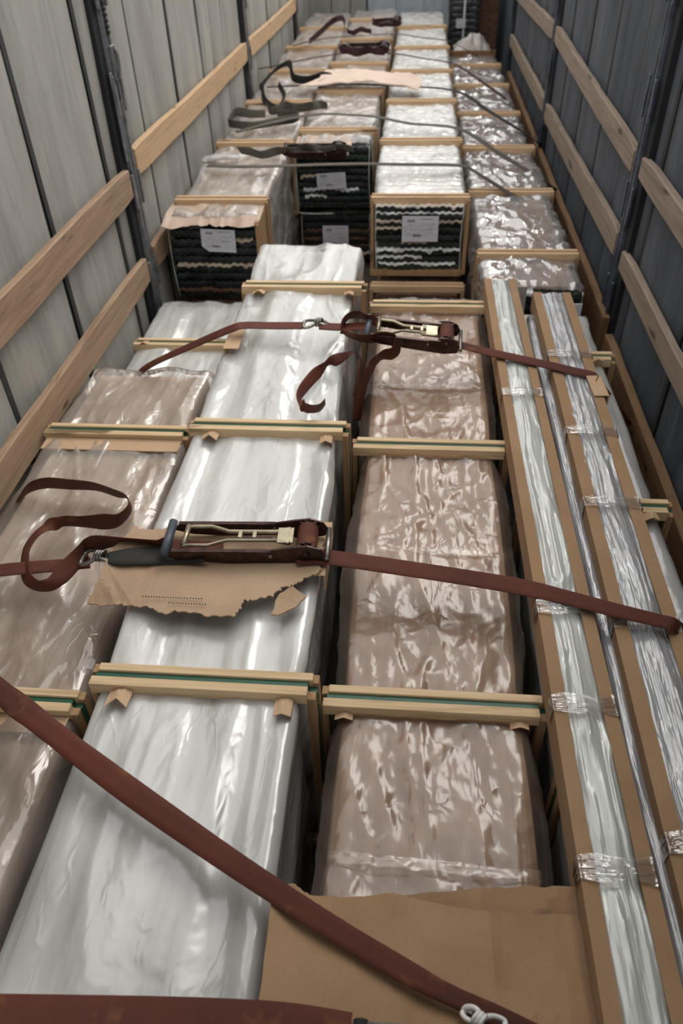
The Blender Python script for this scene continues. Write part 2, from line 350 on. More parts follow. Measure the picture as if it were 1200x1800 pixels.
post(XL, 7.12, 1, STEEL, 'middle steel post on the left curtain, between two pale upper slats')
post(XL, 10.2, 1, STEEL, 'farthest steel post on the left curtain, near the front bulkhead')
post(XR, 3.66, -1, STEEL_R, 'dark blue steel post nearest the camera on the right curtain')
post(XR, 6.58, -1, STEEL_R, 'middle dark steel post on the right curtain')
post(XR, 9.68, -1, STEEL_R, 'farthest steel post on the right curtain beside the small stack')

def slat(x, y0, y1, ztop, zbot, sgn, mat, label, tilt=0, grp=None, nm='side_slat', th=.028):
    """wooden slat with worn uneven edges"""
    n = 26; P = []
    for k in range(n):
        y = y0 + (y1 - y0) * k / (n - 1); j = float(vn(np.array(y * 4.), np.array(x * 5.), 9)) * .004; dz = tilt * (k / (n - 1) - .5)
        x0 = x + sgn * .018; x1 = x + sgn * (.018 + th); sag = -.006 * math.sin(math.pi * k / (n - 1))
        e = .008 if k in (0, n - 1) else 0
        zt = ztop + dz + j + sag - e; zb = zbot + dz + j * .7 + sag + e
        P.append([(x0, y, zb), (x1 - sgn * .003, y, zb), (x1, y, zb + .004), (x1, y, zt - .005), (x1 - sgn * .005, y, zt), (x0, y, zt)])
    P = np.array(P)
    if sgn > 0: P = P[:, ::-1]
    me = gridmesh(nm, P, mat, closed_u=True, caps=True, smooth=False)
    o = link(nm, me); return tag(o, label, 'slat', grp)
GS = 'wooden slats along the two curtain walls'
slat(XL + .03, .45, 3.76, 1.222, 1.078, 1, SLAT_OLD, 'worn knotty wooden slat, upper one left of the near left post', -.04, GS)
slat(XL + .02, 3.93, 7.04, 1.232, 1.092, 1, SLAT_NEW, 'pale orange wooden slat, upper one between the near and middle left posts', -.04, GS)
slat(XL + .02, 7.2, 10.15, 1.178, 1.045, 1, SLAT_NEW, 'pale wooden slat high on the left curtain beyond the middle post', -.05, GS)
slat(XL + .03, .3, 3.76, .785, .645, 1, SLAT_OLD, 'worn knotty wooden slat, lower one left of the near left post', -.04, GS)
slat(XL + .022, 3.93, 7.04, .745, .61, 1, SLAT_OLD, 'dark wooden slat low behind the black ended stack on the left', -.03, GS)
slat(XR - .02, -1.0, 3.58, 1.302, 1.198, -1, SLAT_GREY, 'greyed wooden slat high on the right curtain nearest the camera', .0, GS)
slat(XR - .02, 3.73, 6.50, 1.330, 1.218, -1, SLAT_GREY, 'greyed wooden slat high on the right curtain between the two posts', .08, GS)
slat(XR - .02, 6.65, 9.6, 1.325, 1.213, -1, SLAT_GREY, 'short greyed slat high on the right curtain beyond the middle post', -.08, GS)
slat(XR - .02, -1.0, 3.58, .895, .79, -1, SLAT_GREY, 'greyed wooden slat, lower of two on the near right curtain', -.01, GS)
slat(XR - .02, 3.73, 6.50, .895, .767, -1, SLAT_GREY, 'greyed wooden slat, lower of two on the right between the posts', -.05, GS)
slat(XR - .02, 6.65, 9.6, .866, .75, -1, SLAT_GREY, 'worn wooden slat low on the right curtain beyond the middle post', -.02, GS)
slat(XR - .04, .3, 3.46, .52, .33, -1, BOARD_DARK, 'dark brown edge board low along the near right curtain', .0, GS, nm='edge_board', th=.035)
slat(XR - .04, 3.56, 9.3, .56, .36, -1, BOARD_DARK, 'long dark brown edge board low along the far right curtain', .0, GS, nm='edge_board', th=.035)

# ---------------------------------------------------------------- bundles
def frame(root, y, xl, xr, ztop, zbot, green=True, post_front=True):
    """wooden clamping frame round a pack: doubled batten with a green band between, doubled posts"""
    j = rng.uniform(-.004, .004)
    f = bpy.data.objects.new('wooden_frame', None); COL.objects.link(f); f.parent = root; f.location = (0, y, 0); f.empty_display_size = .05
    PW = WOOD_PALE if green else WOOD_FAR
    if green:
        box('batten', xl + .012, xr - .006, .006, .028, ztop - .034, ztop, PW, f, .0015)
        box('green_band', xl + .008, xr - .016, -.010, .006, ztop - .03, ztop - .007, GREEN, f, .001)
        box('batten', xl, xr - .016, -.036, -.010, ztop - .040, ztop - .003, PW, f, .0015)
    else:
        box('batten', xl + .004, xr - .004, .002, .024, ztop - .032, ztop + .002, PW, f, .0015)
        box('batten', xl, xr, -.028, -.001, ztop - .045, ztop - .005, PW, f, .0015)
    for x0, x1 in ((xl - .006, xl + .018), (xr - .020, xr + .008)):
        box('side_post', x0, x1, .006, .032, zbot, ztop - .012, WOOD_POST, f, .0015)
        box('side_post', x0 + .002, x1 - .004, -.034, -.010, zbot, ztop - .022, WOOD_POST, f, .0015)
        if green: box('green_band', x0 + .004, x1 - .002, -.010, .006, zbot, ztop - .026, GREEN, f, 0)
    box('batten', xl + .02, xr - .02, -.030, -.004, zbot, zbot + .035, WOOD_POST, f, .0015)
    return f
def film_pts(xl, xr, zb, ztf, y0, y1, hf, rad=.02, step=.012, ystep=.016, bulge=.004, taper=None):
    """wrapped pack surface: profile up the left side, over the top, down the right"""
    H = 0.0
    nside = 14; ns = max(8, int((xr - xl) / step)); nrad = 5
    ys = np.linspace(y0, y1, max(8, int((y1 - y0) / ystep)))
    zt0 = ztf(ys); rows = []
    # parametric s grid built for unit height
    q = []
    for k in range(nside): q.append((-1, k / nside))
    for k in range(nrad): q.append(('L', k / nrad))
    for k in range(ns + 1): q.append((0, k / ns))
    for k in range(1, nrad + 1): q.append(('R', k / nrad))
    for k in range(1, nside + 1): q.append((1, k / nside))
    X = np.zeros((len(ys), len(q))); Z = np.zeros_like(X); NX = np.zeros_like(X); NZ = np.zeros_like(X)
    for i, (a, b) in enumerate(q):
        if a == -1: X[:, i] = xl; Z[:, i] = zb + (zt0 - rad - zb) * (1 - (1 - b) ** 1.0); NX[:, i] = -1
        elif a == 'L': th = math.pi - b * math.pi / 2; X[:, i] = xl + rad + rad * math.cos(th); Z[:, i] = zt0 - rad + rad * math.sin(th); NX[:, i] = math.cos(th); NZ[:, i] = math.sin(th)
        elif a == 0: X[:, i] = xl + rad + (xr - xl - 2 * rad) * b; Z[:, i] = zt0; NZ[:, i] = 1
        elif a == 'R': th = math.pi / 2 * (1 - b); X[:, i] = xr - rad + rad * math.cos(th); Z[:, i] = zt0 - rad + rad * math.sin(th); NX[:, i] = math.cos(th); NZ[:, i] = math.sin(th)
        else: X[:, i] = xr; Z[:, i] = zt0 - rad - (zt0 - rad - zb) * b; NX[:, i] = 1
    YY = np.repeat(ys[:, None], len(q), 1)
    # arc coordinate
    s = X - (Z - zt0[:, None]) * np.sign(X - (xl + xr) / 2) * (np.abs(NX) > .5)
    h = hf(s, YY)
    if taper is not None:
        tp = taper(YY); mid = (xl + xr) / 2; X = mid + (X - mid) * tp
    P = np.stack([X + NX * h, YY, Z + NZ * h], 2); return P
def clamp_env(Y, fr, w=.05):
    e = np.ones_like(Y)
    for f in fr: e = np.minimum(e, smooth(0, 1, np.abs(Y - f) / w))
    return e
def mid_env(Y, fr):
    fr = sorted(fr); e = np.full_like(Y, 9.)
    for f in fr: e = np.minimum(e, np.abs(Y - f))
    return np.clip(e / .5, 0, 1)
def style(kind, fr, seed):
    def hf(s, Y):
        c = clamp_env(Y, fr); m = mid_env(Y, fr); near = 1 - m
        if kind == 'rib':     # long soft tubes of film over ribbed sheets
            pt = smooth(-.1, .5, vn(s * 3, Y * 2.2, seed + 4))
            h = .013 * vn(s * 12 + .3 * vn(s * 3, Y * 2, seed), Y * .9, seed) + .010 * fold(s, Y, 8, 1.0, seed + 6, .4) + .008 * fold(s, Y, 13, 1.5, seed + 7, .5) * near + .005 * fold(s + .4 * Y, Y, 11, 4, seed + 2, 1.0) * pt
            return (h + .010 * m) * (.25 + .75 * c) - .006 * (1 - c)
        if kind == 'crumple':
            h = .008 * vn(s * 6, Y * 4, seed) + .0045 * fold(s + .35 * Y, Y, 9, 4, seed, 1.6) + .004 * fold(s - .7 * Y, Y, 10, 5, seed + 1, 1.8) + .0028 * fold(s, Y, 21, 13, seed + 2, 1.6) + .009 * fold(s, Y, 15, .8, seed + 3, .8) * near ** 1.5 + .004 * fold(s, Y, 11, 1.6, seed + 8, 1.)
            return (h + .016 * m) * (.2 + .8 * c) - .006 * (1 - c)
        if kind == 'drape':
            h = .012 * vn(s * 10 + 1.5 * Y, Y * 1.4, seed) + .012 * fold(s + .3 * Y, Y, 8, 1.4, seed + 6, .7) + .005 * fold(s - .3 * Y, Y, 12, 4, seed + 1, 1.0) + .008 * fold(s, Y, 14, 1.2, seed + 3) * near
            return (h + .014 * m) * (.25 + .75 * c) - .006 * (1 - c)
        if kind == 'foil':
            h = .018 * fold(s + .3 * Y, Y, 6, 4, seed, 1.2) + .012 * fold(s - .5 * Y, Y, 9, 6, seed + 1, 1.4) + .004 * fold(s, Y, 20, 14, seed + 2, 1.5)
            return (h + .012 * m) * (.3 + .7 * c) - .008 * (1 - c)
        if kind == 'cream':
            h = .007 * fold(s, Y, 20, 4, seed, 1.) + .006 * fold(s + .2 * Y, Y, 11, 8, seed + 1, 1.4) + .003 * np.cos(2 * np.pi * Y / .07) + .002 * fold(s, Y, 26, 12, seed + 2, 1.5)
            return (h + .012 * m) * (.25 + .75 * c) - .006 * (1 - c)
    return hf
def bundle(label, xl, xr, ztf, zb, y0, y1, frames, kind, film, pack, seed, green=True, rad=.02, step=.012, ystep=.016, inl=.018, inr=.03, taper=None, drop=.036, cap_name=None, group='plastic wrapped sheet bundles in the trailer'):
    t = thing('wrapped_sheet_bundle', label, 'bundle', ((xl + xr) / 2, y0, zb), 0, group)
    inv = Matrix.Translation((-(xl + xr) / 2, -y0, -zb))
    zf = lambda y: ztf(y) - drop
    P = film_pts(xl + inl, xr - inr, zb, zf, y0, y1, style(kind, [f for f in frames], seed), rad, step, ystep, taper=taper)
    # ragged gathered ends close the film over the pack
    e0 = P[0].copy(); e1 = P[-1].copy(); cx = (xl + xr) / 2
    for e, sg in ((e0, -1), (e1, 1)):
        e[:, 1] += sg * .012 + np.array([rng.uniform(-.006, .006) for _ in e]); e[:, 2] -= .03 * (e[:, 2] > zb + .1); e[:, 0] = cx + (e[:, 0] - cx) * .96
    P = np.concatenate([e0[None], P, e1[None]])
    fo = link('plastic_film', gridmesh('plastic_film', P, film, caps=False), t); fo.matrix_parent_inverse = inv
    # pack below the film, with shallow ribs
    nu = 26; ny = max(3, int((y1 - y0) / .25)); Q = []
    a, b = xl + inl + .012, xr - inr - .012
    for k in range(ny + 1):
        y = y0 + .012 + (y1 - y0 - .024) * k / ny; z = float(zf(np.array([y]))[0]) - .012
        if taper is not None: tp = float(taper(np.array([y]))[0])
        else: tp = 1
        row = [(a, y, zb), (a, y, z - .03), (a + .006, y, z - .008)] + [(a + .02 + (b - a - .04) * i / nu, y, z + .004 * math.cos(i * 2.1)) for i in range(nu + 1)] + [(b - .006, y, z - .008), (b, y, z - .03), (b, y, zb)]
        row = [((a + b) / 2 + (p[0] - (a + b) / 2) * tp, p[1], p[2]) for p in row]
        Q.append(row)
    po = link('sheet_pack', gridmesh('sheet_pack', np.array(Q), pack, closed_u=True, caps=True, smooth=False), t); po.matrix_parent_inverse = inv
    for f in frames:
        if y0 - .05 <= f <= y1 + .08 and f > -1:
            fr = frame(t, f, xl, xr, float(ztf(np.array([f]))[0]), zb, green); fr.matrix_parent_inverse = inv
    return t, inv
def protector(root, inv, x, y, z, w=.055, l=.11, notch=True, mat=None, flip=0):
    """folded cardboard corner pad poking out under a frame"""
    n = .018 if notch else 0
    v = []; th = .002
    for dz in (0, th):
        v += [(x, y + .05, z + dz), (x + w, y + .05, z + dz), (x + w, y - l * .7, z + dz + .022), (x + w * .5, y - l * .7 + n, z + dz + .032), (x, y - l * .7, z + dz + .020)]
        if flip > 0: v += [(x + w + .002, y + .05, z - .05 - dz), (x + w + .002, y - l * .7, z - .03 - dz)]
    m = 7 if flip > 0 else 5
    f = [(4, 3, 2, 1, 0), (m, m + 1, m + 2, m + 3, m + 4)] + [(i, (i + 1) % 5, m + (i + 1) % 5, m + i) for i in range(5)]
    if flip > 0: f += [(1, 2, 6, 5), (m + 2, m + 1, m + 5, m + 6)]
    o = link('corner_pad', mesh('corner_pad', v, f, mat or CARD_L), root); o.matrix_parent_inverse = inv
def lin(pts):
    xs = [p[0] for p in pts]; zs = [p[1] for p in pts]
    return lambda y: np.interp(y, xs, zs)

# near column, left: white bundle below, kraft bundle on top
b, inv = bundle('low white bundle with a green banded frame, at the left behind the tan film bundle', -1.36, -.81, lin([(0, .47), (1, .47), (2.7, .50), (4, .525)]), .03, 2.82, 3.80, [3.33], 'rib', F_WHITE, WHITE_PACK, 21, rad=.02)
protector(b, inv, -1.325, 3.33, .49, .04, .06, False)
b, inv = bundle('glossy brown paper bundle along the left wall, under the looped strap end', -1.362, -.812, lin([(0, .68), (1.12, .685), (2.3, .695), (2.8, .69)]), .03, -.1, 2.78, [1.10, 2.30], 'drape', F_TAN, TAN_PACK, 5, rad=.035, inl=.02, inr=.02, step=.009, ystep=.011)
b2 = b
o = box('card_strip', -1.35, -.83, 2.19, 2.262, 0.668, .673, CARD_L, b, .001); o.matrix_parent_inverse = inv
o = box('card_strip', -1.35, -.83, 1.01, 1.062, .656, .661, CARD_L, b, .001); o.matrix_parent_inverse = inv
# near column, white
b, inv = bundle('tall milky white bundle, second from the left wall, with three green banded frames', -.745, -.195, lin([(0, .79), (1.1, .807), (2.15, .835), (3.19, .881), (3.7, .89)]), .03, -.1, 3.66, [1.10, 2.15, 3.19], 'rib', F_WHITE, WHITE_PACK, 2, rad=.014, step=.007, ystep=.009, inl=.018, inr=.05)
for y, z in ((1.10, .772), (2.15, .80), (3.19, .845)):
    protector(b, inv, -.69, y, z, .055, .13, True); protector(b, inv, -.285, y, z, .042, .13, False, flip=1)
# near column, kraft
tp = lambda Y: 1 - .05 * (1 - np.clip(np.minimum(np.abs(Y - 1.13), np.abs(Y - 2.22)) / .12, 0, 1)) - .0
b, inv = bundle('brown kraft paper bundle under loose clear film, right of the tall white bundle', -.182, .368, lin([(0, .70), (1.14, .711), (2.22, .721), (3.36, .72)]), .03, -.1, 3.46, [1.14, 2.22, 3.35], 'crumple', F_BROWN, BROWN_PACK, 8, rad=.045, step=.008, ystep=.010, inl=.03, inr=.035, taper=tp)
protector(b, inv, -.15, 1.14, .664, .045, .085, False); protector(b, inv, .28, 1.14, .664, .045, .085, False)
def crimp(root, inv, x0, x1, y, z, seed, mat):
    """welded, crimped seam running across a film"""
    nx = 60; P = np.zeros((6, nx, 3)); xs = np.linspace(x0, x1, nx); u = np.linspace(-1, 1, nx)
    for i in range(6):
        P[i, :, 0] = xs; P[i, :, 1] = y + (i - 2.5) * .006 + .010 * vn(xs * 5, xs * 0 + seed, seed); P[i, :, 2] = z - .018 * np.abs(u) ** 6 + .006 * fold(xs, xs * 0 + i * .04, 38, 9, seed) + (.004 if i in (1, 3) else 0)
    o = link('welded_seam', gridmesh('welded_seam', P, mat), root); o.matrix_parent_inverse = inv
crimp(b, inv, -.135, .315, 1.68, .704, 3, F_BROWN); crimp(b, inv, -.135, .315, .735, .694, 5, F_BROWN); crimp(b, inv, -.12, .30, 2.62, .708, 7, F_BROWN)
# near column, right, carries the cartons
b, inv = bundle('narrowly seen white bundle beneath the long cardboard cartons, beside the right edge board', .385, .858, lin([(0, .71), (4, .71)]), .03, -.1, 3.30, [.96, 1.93, 2.90], 'rib', F_WHITE, WHITE_PACK, 31, rad=.03, inl=.02, inr=.045)
protector(b, inv, .76, 1.93, .685, .045, .11, False, CARD_L); protector(b, inv, .76, 2.90, .685, .045, .08, False, CARD_L)

# ---------- far stacks
def wavy_slab(name, x0, x1, y0, y1, z0, z1, mat, root, inv, amp=.004, k=34, seed=0, jag=0, wav=.04):
    n = max(10, int((x1 - x0) / .010)); xs = np.linspace(x0, x1, n); P = []
    w = np.sin(xs * 2 * math.pi / wav) * amp; w2 = vn(xs * 30, xs * 0 + seed, seed) * jag
    yy = y0 + vn(xs * 14, xs * 0 + seed * 3.1, seed + 2) * .012
    for i in range(n):
        P.append([(xs[i], y1, z0 + w[i]), (xs[i], yy[i], z0 + w[i] + w2[i]), (xs[i], yy[i] - .003, (z0 + z1) / 2 + w[i]), (xs[i], yy[i], z1 + w[i] + w2[i] * .5), (xs[i], y1, z1 + w[i])])
    o = link(name, gridmesh(name, np.array(P), mat, closed_u=True, caps=True, smooth=False), root); o.matrix_parent_inverse = inv
    return o
def black_end(root, inv, x0, x1, y, z0, z1, n, seed, liners, depth=.10, mats=(None,)):
    h = (z1 - z0) / n; r = random.Random(seed)
    for k in range(n):
        a = z0 + k * h; m = SHEET_GREEN if r.random() < .15 else SHEET_BLACK
        wavy_slab('corrugated_sheet', x0 + r.uniform(0, .008), x1 - r.uniform(0, .008), y + r.uniform(-.008, .008), y + depth, a + .003, a + h * .84, m, root, inv, .004, seed=seed + k, jag=.004)
        if k in liners:
            u, v, mm = liners[k]; wavy_slab('liner_strip', x0 + (x1 - x0) * u, x0 + (x1 - x0) * v, y - .012, y + depth, a + h * .70, a + h * 1.0, mm, root, inv, .004, seed=seed + k + 50, jag=.013)
    for s in (x0, x1):  # dark film folded at the corners
        P = [(s, y + .03, z0), (s + .004, y - .01, z0 + .02), (s - .003, y - .012, (z0 + z1) / 2), (s, y, z1)]
        o = tube('film_edge', catmull(P, 4), .003, F_TRAY, root); o.matrix_parent_inverse = inv
def label_sheet(root, inv, x, y, z, w, h, rot=0., lean=0., corner=None, seed=1):
    """printed delivery note stuck on a pack end: paper with printed lines and bar code"""
    e = bpy.data.objects.new('delivery_note', None); COL.objects.link(e); e.parent = root; e.matrix_parent_inverse = inv
    e.location = (x, y, z); e.rotation_euler = (lean, rot, 0); e.empty_display_size = .03
    pts = [(-w / 2, -h / 2), (w / 2, -h / 2), (w / 2, h / 2), (-w / 2, h / 2)]
    if corner == 'bl': pts = [(-w / 2 + .2 * w, -h / 2), (w / 2, -h / 2), (w / 2, h / 2), (-w / 2, h / 2), (-w / 2, -h / 2 + .22 * h)]
    n = len(pts); v = [(a, 0, b) for a, b in pts] + [(a, .0015, b) for a, b in pts]
    link('note_paper', mesh('note_paper', v, [tuple(range(n)), tuple(range(2 * n - 1, n - 1, -1))] + [(i, n + i, n + (i + 1) % n, (i + 1) % n) for i in range(n)], LABEL), e)
    r = random.Random(seed); V = []; Fc = []; V2 = []; F2 = []
    def q(a, b, c, d, dark=False, sh=0):
        VV, FF = (V, Fc) if dark else (V2, F2); i = len(VV)
        VV.extend([(a, -.0012, b), (c, -.0012, b), (c + sh, -.0012, d), (a + sh, -.0012, d)]); FF.append((i, i + 1, i + 2, i + 3))
    # slanted logo strokes
    lx = -w * .36
    for k in range(6):
        q(lx + k * w * .034, h * .29, lx + k * w * .034 + w * .018, h * (.36 + .06 * r.random()), True, w * .02)
    q(lx - w * .02, h * .275, lx + w * .22, h * .29, True)
    for k in range(9):
        q(w * .02 + k * w * .037, h * .375, w * .02 + k * w * .037 + w * .028, h * .395, True)
    yy = h * .18
    for k in range(11):
        a = -w * .44
        while a < w * .42:
            l_ = r.uniform(.02, .10) * w
            if r.random() < .62: q(a, yy, a + l_, yy + h * .013)
            a += l_ + w * .018
        yy -= h * .048
    q(w * .08, h * .19, w * .42, h * .197, True); q(w * .08, -h * .02, w * .36, -h * .008, True)
    for k in range(14):
        q(-w * .19 + k * w * .0165, -h * .30, -w * .19 + k * w * .0165 + w * r.uniform(.006, .013), -h * .21, True)
    link('printed_text', mesh('printed_text', V, Fc, INK), e); link('faint_text', mesh('faint_text', V2, F2, INK_L), e)
yl = [4.31, 5.44, 6.56, 7.72, 8.85, 9.98]
b, inv = bundle('tan wrapped bundle with black ribbed end and note, far left behind the low white one', -1.335, -.81, lin([(4, .885), (11, .885)]), .40, 4.13, 11.1, yl, 'drape', F_LIGHT, TAN_PACK, 40, green=False, rad=.02, step=.018, ystep=.02, inl=.02, inr=.03)
black_end(b, inv, -1.335, -.845, 4.085, .40, .835, 9, 3, {3: (.05, .95, LINER), 6: (.62, .96, LINER), 0: (0, .9, PAPER_DARK)}, .10)
label_sheet(b, inv, -1.055, 4.055, .735, .19, .125, .04, 0, 'bl', 1)
# top film hanging over its front edge
def apron(root, inv, x0, x1, y0, y1, z, mat, seed, drop=.03):
    nx = 46; ys = np.linspace(0, 1, 9); xs = np.linspace(x0, x1, nx); P = np.zeros((9, nx, 3))
    for i, u in enumerate(ys):
        rag = vn(xs * 16, xs * 0 + seed, seed) * .025 * (1 - u) + vn(xs * 40, xs * 0 + seed, seed) * .008 * (1 - u)
        P[i, :, 0] = xs; P[i, :, 1] = y0 + rag + (y1 - y0) * u; P[i, :, 2] = z + fold(xs, xs * 0 + u * .1, 18, 6, seed) * .012 - drop * (1 - u) ** 2
    P2 = P.copy(); P2[:, :, 2] -= .002
    o = link('paper_apron', gridmesh('paper_apron', P, mat), root); o.matrix_parent_inverse = inv
    return o
apron(b, inv, -1.35, -.82, 4.02, 4.30, .852, TAN_PACK, 4)
o = box('side_sheet', -.842, -.82, 4.04, 4.30, .40, .84, WOOD_POST, b); o.matrix_parent_inverse = inv
b, inv = bundle('lower dark ended bundle on the floor beneath the far left tan bundle', -1.335, -.81, lin([(4, .385), (11, .385)]), .03, 4.16, 11.1, [4.6, 7], 'drape', F_TAN, PAPER_DARK, 41, green=False, step=.03, ystep=.06, inl=.02, inr=.03)
black_end(b, inv, -1.315, -.84, 4.12, .06, .355, 4, 60, {3: (0, .8, PAPER_DARK)}, .08)

yc = [5.68, 6.86, 7.93, 9.15, 10.42]
b, inv = bundle('tan topped bundle with black end and crooked note, upper in the far second column', -.80, -.262, lin([(5, .90), (11.5, .90)]), .42, 5.50, 11.3, yc, 'drape', F_LIGHT, TAN_PACK, 50, green=False, rad=.02, step=.018, ystep=.02, inl=.02, inr=.03)
black_end(b, inv, -.80, -.30, 5.44, .44, .845, 9, 71, {2: (.08, .85, LINER_W), 4: (.05, .45, LINER), 1: (.1, .4, LINER_W)}, .09)
apron(b, inv, -.80, -.42, 5.37, 5.6, .868, TAN_PACK, 6); apron(b, inv, -.43, -.30, 5.45, 5.6, .862, SHEET_BLACK, 7)
label_sheet(b, inv, -.56, 5.40, .635, .20, .105, -.05, 0, None, 2)
o = tube('film_edge', catmull([(-.80, 5.42, .84), (-.804, 5.40, .62), (-.80, 5.39, .46), (-.77, 5.39, .42), (-.55, 5.40, .415)], 6), .004, F_TRAY, b); o.matrix_parent_inverse = inv
b, inv = bundle('torn brown ended bundle with a note, lower in the far second column', -.80, -.262, lin([(5, .40), (11.5, .40)]), .03, 5.52, 11.3, [6.3, 8.5], 'drape', F_TAN, PAPER_DARK, 51, green=False, step=.03, ystep=.06, inl=.02, inr=.03)
black_end(b, inv, -.79, -.30, 5.47, .06, .385, 6, 81, {1: (0, 1, PAPER_DARK), 2: (0, .95, PAPER_DARK), 3: (.05, 1, PAPER_DARK), 0: (.4, 1, LINER)}, .08)
label_sheet(b, inv, -.545, 5.425, .235, .185, .17, 0, 0, None, 3)

y3 = [4.40, 5.53, 6.63, 7.74, 8.86, 10.09]
b, inv = bundle('cream white bundle with striped black end and note, far third column', -.232, .318, lin([(4, .868), (11, .868)]), .42, 4.40, 11.2, y3, 'cream', F_CREAM, CREAM_PACK, 60, green=False, rad=.015, step=.016, ystep=.018, inl=.02, inr=.03)
black_end(b, inv, -.205, .285, 4.37, .45, .825, 9, 91, {0: (.03, .95, LINER_W), 1: (.0, .55, LINER_W), 2: (.0, 1, LINER_W), 3: (.3, .6, LINER), 5: (.0, .3, LINER), 6: (0, 1, LINER), 7: (.0, 1, LINER_W), 8: (0, 1, CREAM_PACK)}, .06)
label_sheet(b, inv, .048, 4.335, .70, .205, .145, 0, 0, None, 4)
o = box('base_batten', -.24, .30, 4.36, 4.40, .41, .445, WOOD_POST, b); o.matrix_parent_inverse = inv
b, inv = bundle('brown ended bundle in a wooden frame beneath the striped black end', -.232, .318, lin([(4, .395), (11, .395)]), .03, 4.28, 11.2, [4.29, 7], 'drape', F_BROWN, BROWN_PACK, 61, green=False, step=.03, ystep=.06, inl=.02, inr=.03)
o = box('end_sheet', -.19, .28, 4.24, 4.262, .05, .35, PAPER_DARK, b); o.matrix_parent_inverse = inv

y4 = [3.92, 4.90, 5.92, 6.98, 8.05, 9.02]
b, inv = bundle('crumpled glossy film bundle with a black end, far right column along the edge board', .345, .86, lin([(3.5, .745), (4.9, .737), (5.9, .715), (7.2, .69), (9.6, .67)]), .03, 3.58, 9.6, y4, 'foil', F_FOIL, TAN_PACK, 70, green=False, rad=.025, step=.014, ystep=.016, inl=.02, inr=.03)
black_end(b, inv, .36, .835, 3.545, .35, .69, 6, 101, {5: (.0, .5, LINER_W)}, .06)
o = box('end_batten', .36, .84, 9.55, 9.60, .64, .70, BOARD_DARK, b); o.matrix_parent_inverse = inv
# white folded sheets hanging behind the carton ends
o = box('grey_paper_sheet', .37, .56, 3.50, 3.506, .40, .735, m_plain('greyish_card', (.40, .36, .33), .7), b, .001); o.matrix_parent_inverse = inv
o = box('white_paper_sheet', .60, .83, 3.49, 3.496, .40, .655, LABEL, b, .001); o.matrix_parent_inverse = inv

# dark tall stack in the front right corner
t = thing('ribbed_sheet_stack', 'tall dark ribbed stack with a small white note, in the front right corner', 'stack', (.53, 10.7, .0)); inv = Matrix.Translation((-.53, -10.7, 0))
r = random.Random(5)
for k in range(22):
    z = .03 + k * .062; x0 = .375 + r.uniform(-.006, .006); x1 = .695 + r.uniform(-.006, .006)
    wavy_slab('corrugated_sheet', x0, x1, 10.7, 11.5, z, z + .043, SHEET_BLACK, t, inv, .004, seed=k + 7, jag=.004)
    o = box('spacer', .40, .67, 10.72, 11.4, z + .043, z + .062, INK_L, t, 0); o.matrix_parent_inverse = inv
o = box('film_band', .525, .545, 10.68, 10.69, .05, 1.36, LINER_W, t, .001); o.matrix_parent_inverse = inv
label_sheet(t, inv, .50, 10.665, .80, .11, .095, 0, 0, None, 6)
t = box('leaning_board', .725, .95, 10.9, 10.95, .02, 1.30, PAPER_DARK, bev=.004); tag(t, 'brown board standing in the front corner right of the dark stack', 'board')
# crumpled film lump
n1, n2 = 40, 18; P = np.zeros((n2, n1, 3))
for i in range(n2):
    for j in range(n1):
        u = j / (n1 - 1) * 2 - 1; v = i / (n2 - 1) * 2 - 1
        hh = max(0, (1 - abs(u) ** 2.2)) * max(0, 1 - abs(v) ** 2.4)
        P[i, j] = (.60 + u * .20, 9.86 + v * .18, .665 + .13 * hh * (1 + .35 * float(vn(np.array(u * 4.), np.array(v * 3.), 4))) + .02 * float(fold(np.array(u * 1.), np.array(v * 1.), 6, 4, 3)))
o = link('film_lump', gridmesh('film_lump', P, GREY_FILM)); tag(o, 'crumpled grey film lying at the far end of the right column', 'plastic film')
o = box('film_base', .42, .80, 9.66, 10.06, .04, .66, TAN_PACK); tag(o, 'small tan pack under the crumpled grey film at the front end', 'pack')
o.name = 'tan_pack'

